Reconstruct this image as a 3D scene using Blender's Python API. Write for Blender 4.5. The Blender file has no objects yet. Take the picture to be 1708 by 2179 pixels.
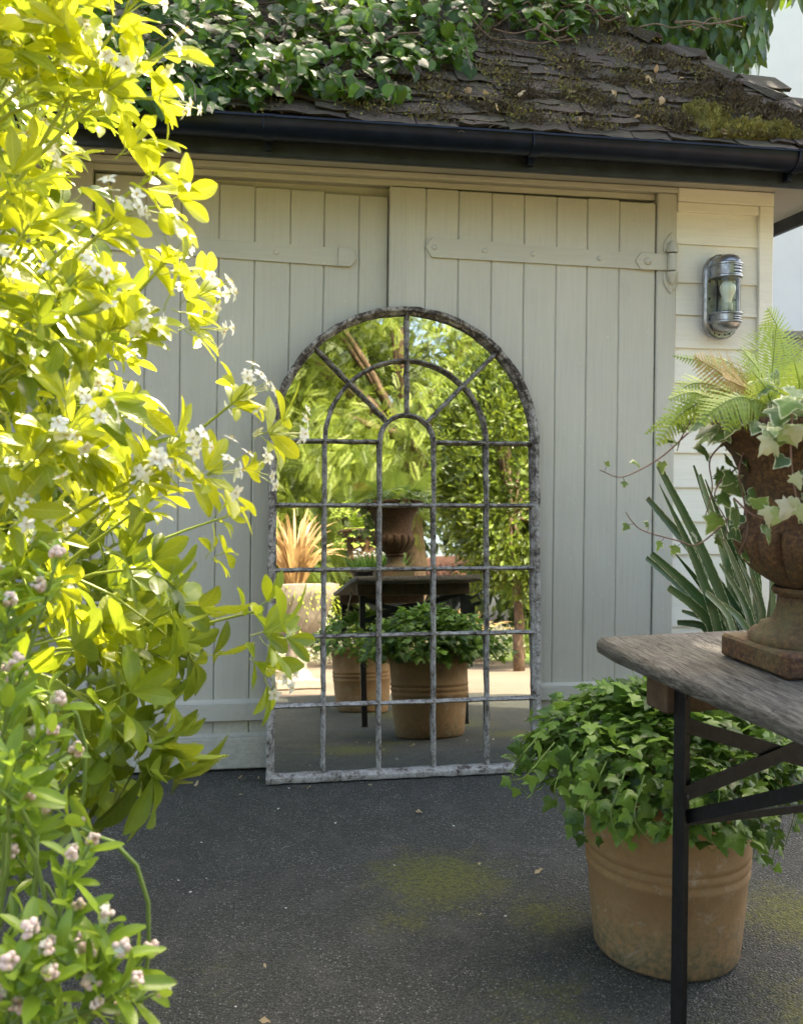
import bpy, math, random
import numpy as np
from mathutils import Matrix, Vector

# ------------------------------------------------------------------ camera, sky, sun, exposure
scn = bpy.context.scene
COL = scn.collection
rng = np.random.default_rng(11)
random.seed(11)
R = math.radians

CAM = np.array([0.0, -3.36, 1.14])
YAW, ROLL = R(8.8), R(0.68)
FPX, CX, CY = 2000.0, 854.0, 960.0          # focal length and principal point in a 1708 x 2179 frame
_fw = np.array([math.sin(YAW), math.cos(YAW), 0.0])
_r0 = np.array([math.cos(YAW), -math.sin(YAW), 0.0])
_u0 = np.array([0.0, 0.0, 1.0])
_rt = _r0 * math.cos(ROLL) + _u0 * math.sin(ROLL)
_up = -_r0 * math.sin(ROLL) + _u0 * math.cos(ROLL)
cam = bpy.data.cameras.new('camera')
cam_o = bpy.data.objects.new('camera', cam)
COL.objects.link(cam_o)
m = Matrix.Identity(4)
for i in range(3):
    m[i][0], m[i][1], m[i][2], m[i][3] = _rt[i], _up[i], -_fw[i], CAM[i]
cam_o.matrix_world = m
cam.sensor_fit = 'HORIZONTAL'
cam.sensor_width = 36.0
cam.lens = 36.0 * FPX / 1708.0
cam.shift_y = -(1089.5 - CY) / 1708.0
cam.clip_start, cam.clip_end = 0.05, 500.0
cam.dof.use_dof = True
cam.dof.focus_distance = 2.8
cam.dof.aperture_fstop = 10.0
scn.camera = cam_o

SUN_EL, SUN_AZ = R(48.5), R(24.0)           # behind the outbuilding, a little to the right
S = np.array([math.sin(SUN_AZ) * math.cos(SUN_EL), math.cos(SUN_AZ) * math.cos(SUN_EL), math.sin(SUN_EL)])
wd = bpy.data.worlds.new('World')
scn.world = wd
wd.use_nodes = True
wn = wd.node_tree
wn.nodes.clear()
sky = wn.nodes.new('ShaderNodeTexSky')
sky.sky_type = 'NISHITA'
sky.sun_disc = False
sky.sun_elevation, sky.sun_rotation = SUN_EL, SUN_AZ
sky.air_density, sky.dust_density, sky.ozone_density = 0.8, 5.0, 0.6
bg = wn.nodes.new('ShaderNodeBackground')
bg.inputs[1].default_value = 0.15
wo = wn.nodes.new('ShaderNodeOutputWorld')
wn.links.new(sky.outputs[0], bg.inputs[0])
wn.links.new(bg.outputs[0], wo.inputs[0])
sl = bpy.data.lights.new('sun', 'SUN')
sl.energy, sl.angle, sl.color = 3.1, R(0.53), (1.0, 0.93, 0.82)
so = bpy.data.objects.new('sun', sl)
COL.objects.link(so)
so.rotation_euler = Vector((-S[0], -S[1], -S[2])).to_track_quat('-Z', 'Y').to_euler()
so.location = (3, 8, 9)
vs = scn.view_settings
vs.view_transform, vs.look, vs.gamma, vs.use_curve_mapping = 'Standard', 'None', 1.0, False
vs.exposure = 2.68
vs.use_white_balance = True                 # camera balanced for the shade
vs.white_balance_temperature = 7350
vs.white_balance_tint = 9.0
scn.cycles.use_denoising = True
scn.cycles.use_adaptive_sampling = True
scn.cycles.adaptive_threshold = 0.02
scn.cycles.max_bounces = 7
scn.cycles.diffuse_bounces = 3
scn.cycles.glossy_bounces = 3
scn.cycles.transmission_bounces = 6
scn.cycles.transparent_max_bounces = 8
scn.cycles.sample_clamp_indirect = 6.0
scn.cycles.caustics_reflective = False
scn.cycles.caustics_refractive = False


def ray(x, y):
    return _fw + _rt * (x - CX) / FPX + _up * (CY - y) / FPX


def at(x, y, d):
    """world point seen at pixel x, y of the photograph, d metres deep"""
    return CAM + ray(x, y) * d


def proj(P):
    v = np.asarray(P, float) - CAM
    d = v @ _fw
    return CX + FPX * (v @ _rt) / d, CY - FPX * (v @ _up) / d, d


# ------------------------------------------------------------------ mesh helpers
def raw_mesh(name, V, sizes, loops, attrs=None, mat=None, smooth=False):
    V = np.asarray(V, np.float32)
    sizes = np.asarray(sizes, np.int32)
    loops = np.asarray(loops, np.int32)
    me = bpy.data.meshes.new(name)
    me.vertices.add(len(V))
    me.vertices.foreach_set('co', V.ravel())
    me.loops.add(len(loops))
    me.loops.foreach_set('vertex_index', loops)
    me.polygons.add(len(sizes))
    starts = np.concatenate([[0], np.cumsum(sizes)[:-1]]).astype(np.int32)
    me.polygons.foreach_set('loop_start', starts)
    me.polygons.foreach_set('loop_total', sizes)
    me.polygons.foreach_set('use_smooth', np.full(len(sizes), bool(smooth)))
    me.update(calc_edges=True)
    if attrs:
        for k, a in attrs.items():
            at_ = me.attributes.new(k, 'FLOAT', 'POINT')
            at_.data.foreach_set('value', np.asarray(a, np.float32))
    if mat:
        me.materials.append(mat)
    return me


def flat(F):
    return [len(f) for f in F], [i for f in F for i in f]


def link(name, me, parent=None, loc=(0, 0, 0)):
    o = bpy.data.objects.new(name, me)
    COL.objects.link(o)
    o.location = loc
    if parent is not None:
        o.parent = parent
    return o


def thing(name, label, cat, loc=(0, 0, 0), group=None):
    o = bpy.data.objects.new(name, None)
    COL.objects.link(o)
    o.location = loc
    o.empty_display_size = 0.1
    o['label'], o['category'] = label, cat
    if group:
        o['group'] = group
    return o


def tag(o, label, cat, group=None):
    o['label'], o['category'] = label, cat
    if group:
        o['group'] = group
    return o


def structure(o):
    o['kind'] = 'structure'
    return o


def stuff(o):
    o['kind'] = 'stuff'
    return o


def copy_tree(o, parent=None):
    c = o.copy()
    COL.objects.link(c)
    c.parent = parent
    for ch in list(o.children):
        copy_tree(ch, c)
    return c


class MB:
    """collects simple solids into one mesh"""
    def __init__(s):
        s.V, s.F = [], []

    def add(s, V, F):
        b = len(s.V)
        s.V += [tuple(float(c) for c in v) for v in V]
        s.F += [tuple(i + b for i in f) for f in F]
        return s

    def box(s, x0, x1, y0, y1, z0, z1, b=0.0):
        if b <= 0:
            V = [(x, y, z) for x in (x0, x1) for y in (y0, y1) for z in (z0, z1)]
            return s.add(V, [(0, 1, 3, 2), (4, 6, 7, 5), (0, 4, 5, 1), (2, 3, 7, 6), (0, 2, 6, 4), (1, 5, 7, 3)])
        b = min(b, (x1 - x0) * .45, (y1 - y0) * .45, (z1 - z0) * .45)
        lo, hi = (x0, y0, z0), (x1, y1, z1)
        V, ix = [], {}
        for sx in (0, 1):
            for sy in (0, 1):
                for sz in (0, 1):
                    sg = (sx, sy, sz)
                    for ax in range(3):
                        p = []
                        for k in range(3):
                            c = (lo, hi)[sg[k]][k]
                            if k != ax:
                                c += b if sg[k] == 0 else -b
                            p.append(c)
                        ix[sg, ax] = len(V)
                        V.append(p)
        F = []
        for ax in range(3):
            u, v = [k for k in range(3) if k != ax]
            for sd in (0, 1):
                q = []
                for a, c in ((0, 0), (1, 0), (1, 1), (0, 1)):
                    sg = [0, 0, 0]
                    sg[ax], sg[u], sg[v] = sd, a, c
                    q.append(ix[tuple(sg), ax])
                F.append(q)
            for a in (0, 1):
                for c in (0, 1):
                    s0, s1 = [0, 0, 0], [0, 0, 0]
                    s0[u] = s1[u] = a
                    s0[v] = s1[v] = c
                    s1[ax] = 1
                    s0, s1 = tuple(s0), tuple(s1)
                    F.append((ix[s0, u], ix[s1, u], ix[s1, v], ix[s0, v]))
        for sg in [(a, b_, c) for a in (0, 1) for b_ in (0, 1) for c in (0, 1)]:
            F.append((ix[sg, 0], ix[sg, 1], ix[sg, 2]))
        return s.add(V, F)

    def tube(s, P, r, n=8, cap=True):
        P = [np.asarray(p, float) for p in P]
        rr = [r] * len(P) if np.isscalar(r) else list(r)
        V, F = [], []
        prev = None
        for i, p in enumerate(P):
            t = P[min(i + 1, len(P) - 1)] - P[max(i - 1, 0)]
            t = t / (np.linalg.norm(t) + 1e-9)
            if prev is None:
                a = np.cross(t, (0, 0, 1) if abs(t[2]) < .9 else (1, 0, 0))
            else:
                a = prev - t * (prev @ t)
            a = a / (np.linalg.norm(a) + 1e-9)
            prev = a
            c = np.cross(t, a)
            for k in range(n):
                th = 2 * math.pi * k / n
                V.append(p + rr[i] * (a * math.cos(th) + c * math.sin(th)))
        for i in range(len(P) - 1):
            for k in range(n):
                k2 = (k + 1) % n
                F.append((i * n + k, i * n + k2, (i + 1) * n + k2, (i + 1) * n + k))
        if cap:
            F.append(tuple(range(n - 1, -1, -1)))
            F.append(tuple((len(P) - 1) * n + k for k in range(n)))
        return s.add(V, F)

    def lathe(s, prof, n=32, c=(0, 0, 0), mod=None, a0=0.0, a1=2 * math.pi):
        full = abs(a1 - a0 - 2 * math.pi) < 1e-6
        V, F = [], []
        m_ = n if full else n + 1
        for j, (r_, z) in enumerate(prof):
            for k in range(m_):
                th = a0 + (a1 - a0) * k / n
                q = r_ * (mod(j, th) if mod else 1.0)
                V.append((c[0] + q * math.cos(th), c[1] + q * math.sin(th), c[2] + z))
        for j in range(len(prof) - 1):
            for k in range(n if full else n):
                k2 = (k + 1) % m_
                F.append((j * m_ + k, j * m_ + k2, (j + 1) * m_ + k2, (j + 1) * m_ + k))
        return s.add(V, F)

    def loft(s, rings, cap=True):
        n = len(rings[0])
        V = [p for r_ in rings for p in r_]
        F = []
        for j in range(len(rings) - 1):
            for k in range(n):
                k2 = (k + 1) % n
                F.append((j * n + k, j * n + k2, (j + 1) * n + k2, (j + 1) * n + k))
        if cap:
            F.append(tuple(range(n - 1, -1, -1)))
            F.append(tuple((len(rings) - 1) * n + k for k in range(n)))
        return s.add(V, F)

    def prism(s, poly, y0, y1, bev=0.0):
        """polygon in x, z pushed out along y (front y0)"""
        if bev > 0:
            c = np.mean(np.array(poly), axis=0)
            ins = [tuple(c + (np.array(p) - c) * (1 - bev / max(1e-6, np.linalg.norm(np.array(p) - c)))) for p in poly]
            rings = [[(p[0], y1, p[1]) for p in poly], [(p[0], y0 + bev * .7, p[1]) for p in poly], [(p[0], y0, p[1]) for p in ins]]
        else:
            rings = [[(p[0], y1, p[1]) for p in poly], [(p[0], y0, p[1]) for p in poly]]
        return s.loft(rings)

    def dome(s, c, r, h, axis='-y', n=10, m_=4):
        prof = [(r * math.cos(t), h * math.sin(t)) for t in np.linspace(0, math.pi / 2 * .98, m_ + 1)]
        b = len(s.V)
        s.lathe(prof, n)
        s.F.append(tuple(b + m_ * n + k for k in range(n)))
        for i in range(b, len(s.V)):
            x, y, z = s.V[i]
            s.V[i] = (c[0] + x, c[1] - z, c[2] + y) if axis == '-y' else (c[0] + x, c[1] + y, c[2] + z)
        return s

    def build(s, name, mat, parent=None, smooth=False, loc=(0, 0, 0), auto=None):
        sz, lp = flat(s.F)
        me = raw_mesh(name, s.V, sz, lp, None, mat, smooth)
        if auto:
            sharp(me, auto)
        return link(name, me, parent, loc)


def sharp(me, deg):
    """smooth shading with edges sharper than deg left hard"""
    me.polygons.foreach_set('use_smooth', np.ones(len(me.polygons), bool))
    try:
        me.set_sharp_from_angle(angle=R(deg))
    except Exception:
        pass


# leaves: a variant is (V, sizes, loops, attrs)
def leaf_blade(wf, n=6, fold=.25, curve=.25, twist=0.0, tint=.5, wave=0.0, cross=2):
    ss = [-1, -.5, 0, .5, 1] if cross == 2 else [-1, 0, 1]
    V, T, X, Y = [], [], [], []
    for i in range(n + 1):
        t = i / n
        w = wf(t)
        zc = -curve * t * t
        yc = t * (1 - .25 * abs(curve) * t)
        for s_ in ss:
            x = s_ * w
            z = zc + fold * abs(s_) * w * (1.0 if abs(s_) < .9 else 1.0) + wave * w * math.sin(t * 9 + (2 if s_ > 0 else 0)) * abs(s_)
            tw = twist * t
            V.append((x * math.cos(tw) - z * 0, yc, z + x * math.sin(tw)))
            T.append(tint); X.append(s_); Y.append(t)
    k = len(ss)
    F = [(i * k + j, i * k + j + 1, (i + 1) * k + j + 1, (i + 1) * k + j) for i in range(n) for j in range(k - 1)]
    sz, lp = flat(F)
    return np.array(V), sz, lp, dict(tint=T, vx=X, vt=Y)


def leaf_lobed(pts, tint=.5, cup=.12, jitter=0.03):
    """ivy-like leaf from a half outline (x>=0, y); fan with an inner ring"""
    half = [np.array(p, float) for p in pts]
    out = half + [np.array((-p[0], p[1])) for p in half[-2:0:-1]]
    out = [p + rng.normal(0, jitter, 2) * (abs(p[0]) > .01) for p in out]
    n = len(out)
    c = np.array((0.0, .18))
    V, T, X, Y = [(c[0], c[1], 0)], [tint], [0.0], [.2]
    for p in out:
        q = c + (p - c) * .55
        V.append((q[0], q[1], cup * .25 * np.linalg.norm(q - c))); T.append(tint); X.append(.55); Y.append(q[1])
    for p in out:
        l_ = np.linalg.norm(p - c)
        V.append((p[0], p[1], -cup * l_ * l_ + rng.normal(0, .02))); T.append(tint); X.append(1.0); Y.append(p[1])
    F = []
    for i in range(n):
        j = (i + 1) % n
        F.append((0, 1 + i, 1 + j))
        F.append((1 + i, 1 + n + i, 1 + n + j, 1 + j))
    sz, lp = flat(F)
    return np.array(V), sz, lp, dict(tint=T, vx=X, vt=Y)


def frame(p, d, nrm, s, wx=1.0):
    """matrix with local +Y along d and +Z near nrm"""
    d = np.asarray(d, float); d = d / (np.linalg.norm(d) + 1e-9)
    n = np.asarray(nrm, float); n = n - d * (n @ d)
    if np.linalg.norm(n) < 1e-4:
        n = np.cross(d, (1, .3, .2))
    n = n / np.linalg.norm(n)
    x = np.array((d[1] * n[2] - d[2] * n[1], d[2] * n[0] - d[0] * n[2], d[0] * n[1] - d[1] * n[0]))
    M = np.eye(4)
    M[:3, 0], M[:3, 1], M[:3, 2], M[:3, 3] = x * s * wx, d * s, n * s, p
    return M


def joined(name, variants, items, mat, parent, jit=.18, smooth=True):
    """items: (matrix, variant index) -> one mesh"""
    VV, SS, LL, AA, base = [], [], [], {}, 0
    by = {}
    for M, k in items:
        by.setdefault(k, []).append(M)
    for k, Ms in by.items():
        V, sz, lp, at_ = variants[k]
        Ms = np.array(Ms)
        n, nv = len(Ms), len(V)
        W = np.einsum('kij,vj->kvi', Ms[:, :3, :3], V) + Ms[:, None, :3, 3]
        VV.append(W.reshape(-1, 3))
        SS.append(np.tile(sz, n))
        lp = np.asarray(lp)
        LL.append((lp[None, :] + (np.arange(n) * nv)[:, None] + base).ravel())
        for a, v in at_.items():
            v = np.tile(v, n)
            if a == 'tint':
                v = np.clip(v + np.repeat(rng.normal(0, jit, n), nv), 0, 1)
            AA.setdefault(a, []).append(v)
        base += n * nv
    me = raw_mesh(name, np.concatenate(VV), np.concatenate(SS), np.concatenate(LL), {a: np.concatenate(v) for a, v in AA.items()}, mat, smooth)
    return link(name, me, parent)


def foliage(parent, name, variants, items, mat, base=(0, 0, 0), most=300, rest=None, smooth=True, mats=None):
    """the leaves that show largest are parts of their own, the rest one part; items are in world space"""
    base = np.asarray(base, float)
    sc = []
    for M, k in items:
        x, y, d = proj(M[:3, 3])
        s_ = np.linalg.norm(M[:3, 1]) / max(d, .2) if d > .1 else 0.0
        if d < .3 or not (-60 < x < 1768 and -60 < y < 2240):
            s_ *= .02
        sc.append(s_)
    order = np.argsort(-np.array(sc))
    mes = [raw_mesh(name, v[0], v[1], v[2], v[3], mat, smooth) for v in variants]
    for i in order[:most]:
        M, k = items[i]
        M = M.copy()
        M[:3, 3] -= base
        o = bpy.data.objects.new(name, mes[k])
        COL.objects.link(o)
        o.parent = parent
        o.matrix_local = Matrix(M.tolist())
    if len(order) > most:
        its = []
        for i in order[most:]:
            M, k = items[i]
            M = M.copy()
            M[:3, 3] -= base
            its.append((M, k))
        stuff(joined(rest or name + '_mass', variants, its, mat, parent, smooth=smooth))


def unit(v):
    v = np.asarray(v, float)
    return v / (np.linalg.norm(v) + 1e-9)


def rnd_dir():
    return unit(rng.normal(0, 1, 3))


def bez(p0, p1, p2, n=8):
    p0, p1, p2 = map(lambda p: np.asarray(p, float), (p0, p1, p2))
    return [(1 - t) ** 2 * p0 + 2 * t * (1 - t) * p1 + t * t * p2 for t in np.linspace(0, 1, n)]


def catmull(P, k=5):
    P = [np.asarray(p, float) for p in P]
    Q = [2 * P[0] - P[1]] + P + [2 * P[-1] - P[-2]]
    out = []
    for i in range(1, len(Q) - 2):
        for t in np.linspace(0, 1, k, endpoint=False):
            a, b, c, d = Q[i - 1], Q[i], Q[i + 1], Q[i + 2]
            out.append(.5 * ((2 * b) + (-a + c) * t + (2 * a - 5 * b + 4 * c - d) * t * t + (-a + 3 * b - 3 * c + d) * t ** 3))
    out.append(P[-1])
    return out


# ------------------------------------------------------------------ materials
class NT:
    def __init__(s, name):
        s.m = bpy.data.materials.new(name)
        s.m.use_nodes = True
        s.t = s.m.node_tree
        s.t.nodes.clear()
        s.out = s.t.nodes.new('ShaderNodeOutputMaterial')

    def n(s, typ, ins=None, **kw):
        nd = s.t.nodes.new('ShaderNode' + typ)
        for k, v in kw.items():
            setattr(nd, k, v)
        for k, v in (ins or {}).items():
            s.set(nd.inputs[k], v)
        return nd

    def set(s, sock, v):
        if hasattr(v, 'node') and hasattr(v, 'is_output'):
            s.t.links.new(v, sock)
        elif isinstance(v, bpy.types.Node):
            s.t.links.new(v.outputs[0], sock)
        else:
            if sock.type == 'RGBA' and len(v) == 3:
                v = (*v, 1)
            sock.default_value = v

    def mix(s, f, a, b):
        nd = s.n('Mix', data_type='RGBA')
        s.set(nd.inputs[0], f); s.set(nd.inputs[6], a); s.set(nd.inputs[7], b)
        return nd.outputs[2]

    def math(s, op, a, b=0.0, clamp=False):
        nd = s.n('Math', operation=op, use_clamp=clamp)
        s.set(nd.inputs[0], a); s.set(nd.inputs[1], b)
        return nd.outputs[0]

    def ramp(s, f, stops):
        nd = s.n('ValToRGB')
        cr = nd.color_ramp
        while len(cr.elements) < len(stops):
            cr.elements.new(.5)
        for e, (p, c) in zip(cr.elements, stops):
            e.position = p
            e.color = (*c, 1) if len(c) == 3 else c
        s.set(nd.inputs[0], f)
        return nd.outputs[0]

    def coord(s, kind='Object', scale=(1, 1, 1), loc=(0, 0, 0)):
        tc = s.n('TexCoord')
        mp = s.n('Mapping', {'Scale': scale, 'Location': loc})
        s.t.links.new(tc.outputs[kind], mp.inputs[0])
        return mp.outputs[0]

    def noise(s, vec, scale, detail=4, rough=.55, dist=0.0):
        return s.n('TexNoise', {'Vector': vec, 'Scale': scale, 'Detail': detail, 'Roughness': rough, 'Distortion': dist}).outputs[0]

    def bump(s, h, strength=.3, dist=.01):
        return s.n('Bump', {'Height': h, 'Strength': strength, 'Distance': dist}).outputs[0]

    def attr(s, name):
        return s.n('Attribute', attribute_name=name).outputs['Fac']

    def principled(s, **kw):
        p = s.n('BsdfPrincipled')
        for k, v in kw.items():
            s.set(p.inputs[k.replace('_', ' ')], v)
        return p

    def done(s, sh):
        s.t.links.new(sh.outputs[0] if hasattr(sh, 'outputs') else sh, s.out.inputs[0])
        return s.m


def rgb(h):
    """sRGB 0-255 to linear"""
    return tuple(((c / 255) / 12.92 if c / 255 <= .04045 else ((c / 255 + .055) / 1.055) ** 2.4) for c in h)


def grey3(v):
    return (v, v, v)


def m_paint(name, col, dirt=(.16, .15, .1), grain='z', amt=.12, rough=.5):
    k = NT(name)
    sc = dict(z=(30, 30, 1.2), x=(1.2, 30, 30))[grain]
    v = k.coord('Object')
    geo = k.n('NewGeometry')
    gv = k.n('Mapping', {'Scale': sc}); k.t.links.new(geo.outputs['Position'], gv.inputs[0])
    streak = k.noise(gv.outputs[0], 4, 5, .6)
    big = k.noise(geo.outputs['Position'], 2.3, 4, .55)
    fine = k.noise(geo.outputs['Position'], 160, 3, .6)
    spot = k.noise(geo.outputs['Position'], 34, 4, .7)
    c1 = k.mix(k.ramp(big, [(.3, grey3(0)), (.75, grey3(1))]), tuple(c * .93 for c in col), tuple(min(1, c * 1.05) for c in col))
    c2 = k.mix(k.math('MULTIPLY', k.ramp(streak, [(.45, grey3(0)), (.75, grey3(1))]), amt), c1, dirt)
    c3 = k.mix(k.math('MULTIPLY', k.ramp(spot, [(.68, grey3(0)), (.76, grey3(1))]), .25), c2, dirt)
    rnd = k.n('ObjectInfo').outputs['Random']
    c4 = k.mix(k.math('MULTIPLY', rnd, .16), c3, tuple(c * .6 for c in col))
    # flaked chips and hairline checks along the grain
    cv = k.n('Mapping', {'Scale': tuple(x * 1.6 for x in sc)}); k.t.links.new(geo.outputs['Position'], cv.inputs[0])
    chk = k.noise(cv.outputs[0], 9, 3, .5, .6)
    line = k.ramp(k.math('ABSOLUTE', k.math('SUBTRACT', chk, .5)), [(.0, grey3(1)), (.012, grey3(0))])
    wear = k.ramp(k.noise(geo.outputs['Position'], 3.1, 3, .5), [(.52, grey3(0)), (.66, grey3(1))])
    c4 = k.mix(k.math('MULTIPLY', k.math('MULTIPLY', line, wear), .55), c4, tuple(x * .45 for x in dirt))
    chip = k.ramp(k.noise(geo.outputs['Position'], 62, 2, .5), [(.735, grey3(0)), (.76, grey3(1))])
    c4 = k.mix(k.math('MULTIPLY', chip, .5), c4, tuple(min(1, c * 1.3) for c in col))
    pz = k.n('SeparateXYZ', {0: geo.outputs['Position']}).outputs['Z']
    spl = k.n('MapRange', {0: pz, 1: .34, 2: .0, 3: 0.0, 4: .9}).outputs[0]
    spm = k.ramp(k.math('ADD', k.noise(geo.outputs['Position'], 55, 5, .7), k.math('MULTIPLY', spl, .22)), [(.58, grey3(0)), (.72, grey3(1))])
    c4 = k.mix(k.math('MULTIPLY', k.math('MULTIPLY', spm, spl), .28), c4, (.12, .11, .08))
    h = k.math('ADD', k.math('MULTIPLY', streak, .7), k.math('MULTIPLY', fine, .25))
    h = k.math('SUBTRACT', h, k.math('MULTIPLY', k.math('MULTIPLY', line, wear), .6))
    return k.done(k.principled(Base_Color=c4, Roughness=rough, Normal=k.bump(h, .28, .004)))


def m_plain(name, col, rough=.5, metal=0.0, var=.15, scale=20, bump=.15, spec=.5):
    k = NT(name)
    geo = k.n('NewGeometry').outputs['Position']
    f = k.noise(geo, scale, 5, .6)
    g = k.noise(geo, scale * 8, 3, .6)
    c = k.mix(k.ramp(f, [(.3, grey3(0)), (.7, grey3(1))]), tuple(x * (1 - var) for x in col), tuple(min(1, x * (1 + var)) for x in col))
    return k.done(k.principled(Base_Color=c, Roughness=rough, Metallic=metal, Specular_IOR_Level=spec, Normal=k.bump(k.math('ADD', f, k.math('MULTIPLY', g, .5)), bump, .003)))


def m_leaf(name, c0, c1, trans=None, tw=.4, rough=.38, vein=.35, veincol=None, margin=None, spec=.5, mstart=.72, coat=0.0, nveins=7, blem=.55):
    """c0..c1 by tint; trans: colour of the light that comes through"""
    k = NT(name)
    t = k.attr('tint')
    vx = k.math('ABSOLUTE', k.attr('vx'))
    vt = k.attr('vt')
    geo = k.n('NewGeometry')
    nz = k.noise(geo.outputs['Position'], 60, 3, .6)
    tt = k.math('ADD', t, k.math('MULTIPLY', k.math('SUBTRACT', nz, .5), .5), True)
    col = k.mix(tt, c0, c1)
    mid = k.ramp(vx, [(0.02, grey3(1)), (.10, grey3(0))])
    sv = k.math('SINE', k.math('MULTIPLY', k.math('SUBTRACT', vt, k.math('MULTIPLY', vx, .25)), 6.283 * nveins))
    sv2 = k.ramp(sv, [(.80, grey3(0)), (1.0, grey3(1))])
    vm = k.math('MAXIMUM', mid, k.math('MULTIPLY', sv2, .45))
    vc = veincol or tuple(min(1, c * 1.6 + .03) for c in c1)
    col = k.mix(k.math('MULTIPLY', vm, vein), col, vc)
    if margin:
        mn = k.math('ADD', vx, k.math('MULTIPLY', k.math('SUBTRACT', k.noise(geo.outputs['Position'], 90, 2, .5), .5), .5))
        col = k.mix(k.ramp(mn, [(mstart, grey3(0)), (mstart + .08, grey3(1))]), col, margin)
    bl = k.ramp(k.noise(geo.outputs['Position'], 210, 2, .5), [(.70, grey3(0)), (.74, grey3(1))])
    pat = k.ramp(k.noise(geo.outputs['Position'], 16, 2, .5), [(.5, grey3(0)), (.62, grey3(1))])
    tipm = k.ramp(k.math('ADD', vt, k.math('MULTIPLY', k.math('SUBTRACT', nz, .5), .35)), [(.955, grey3(0)), (1.0, grey3(1))])
    col = k.mix(k.math('MULTIPLY', k.math('MAXIMUM', k.math('MULTIPLY', bl, pat), k.math('MULTIPLY', tipm, pat)), blem), col, (.13, .075, .025))
    back = k.mix(k.math('MULTIPLY', geo.outputs['Backfacing'], .35), col, tuple(min(1, c * 1.3 + .04) for c in c1))
    bp = k.bump(k.math('ADD', k.math('MULTIPLY', vm, -1.0), nz), .25, .002)
    p = k.principled(Base_Color=back, Roughness=rough, Specular_IOR_Level=spec, Normal=bp, Coat_Weight=coat, Coat_Roughness=.15)
    tr = k.n('BsdfTranslucent')
    if trans is None:
        trans = tuple(min(1, c * 1.7) for c in c1)
    tcol = k.mix(.6, back, trans)
    k.set(tr.inputs[0], tcol)
    mx = k.n('MixShader')
    k.set(mx.inputs[0], tw)
    k.t.links.new(p.outputs[0], mx.inputs[1]); k.t.links.new(tr.outputs[0], mx.inputs[2])
    return k.done(mx)


MT = {}
MT['sage'] = m_paint('sage_paint', (.55, .535, .45), dirt=(.30, .28, .21), amt=.18)
MT['sage_h'] = m_paint('sage_paint_rail', (.55, .535, .45), dirt=(.30, .28, .21), grain='x', amt=.18)
MT['cream'] = m_paint('cream_paint', (.88, .85, .73), dirt=(.46, .43, .34), grain='x', amt=.16)
MT['soffit'] = m_paint('soffit_paint', (.46, .455, .39), grain='x')
MT['gutter'] = m_plain('black_plastic', (.006, .010, .020), .30, 0, .5, 14, .04, .22)
MT['gutter_dirty'] = m_plain('black_fascia_paint', (.013, .017, .022), .42, 0, .6, 18, .2)
MT['dark_gap'] = m_plain('dark_inside', (.02, .018, .015), .9)
MT['steel'] = m_plain('dark_steel', (.020, .020, .021), .45, .55, .35, 60, .25)
MT['white_wall'] = m_plain('white_render', (.86, .865, .85), .8, 0, .03, 3, .1)
MT['fence'] = m_paint('grey_fence_stain', (.22, .21, .20), dirt=(.1, .09, .08))
MT['shed'] = m_plain('blue_black_boards', (.035, .042, .062), .6, 0, .3, 9, .2)
MT['clay'] = m_plain('terracotta_roof', (.45, .22, .13), .8, 0, .3, 4, .2)


def m_galv():
    k = NT('galvanised_metal')
    geo = k.n('NewGeometry').outputs['Position']
    f = k.noise(geo, 45, 5, .6)
    c = k.ramp(f, [(.3, (.22, .225, .23)), (.7, (.46, .465, .47))])
    r_ = k.ramp(f, [(.3, grey3(.42)), (.7, grey3(.26))])
    return k.done(k.principled(Base_Color=c, Metallic=.9, Roughness=r_, Normal=k.bump(f, .08, .002)))


MT['galv'] = m_galv()


def m_glass(name, tint=(1, 1, 1), rough=0.0):
    k = NT(name)
    fr = k.n('Fresnel', {'IOR': 1.45})
    tr = k.n('BsdfTransparent', {'Color': tint})
    gl = k.n('BsdfGlossy', {'Roughness': rough})
    mx = k.n('MixShader')
    k.t.links.new(fr.outputs[0], mx.inputs[0]); k.t.links.new(tr.outputs[0], mx.inputs[1]); k.t.links.new(gl.outputs[0], mx.inputs[2])
    return k.done(mx)


MT['glass'] = m_glass('lamp_glass', (.86, .90, .82))
MT['bulb'] = m_plain('opal_bulb', (.82, .84, .80), .12, 0, .02)
MT['bakelite'] = m_plain('pale_socket', (.50, .52, .46), .35, 0, .05)


def m_mirror():
    k = NT('old_mirror_glass')
    geo = k.n('NewGeometry').outputs['Position']
    wob = k.noise(geo, 3.0, 2, .4)
    sp = k.noise(geo, 70, 4, .75)
    c = k.mix(k.ramp(sp, [(.70, grey3(0)), (.78, grey3(1))]), (.69, .71, .67), (.33, .32, .29))
    return k.done(k.principled(Base_Color=c, Metallic=1.0, Roughness=.012, Normal=k.bump(wob, .035, .01)))


MT['mirror'] = m_mirror()


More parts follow.
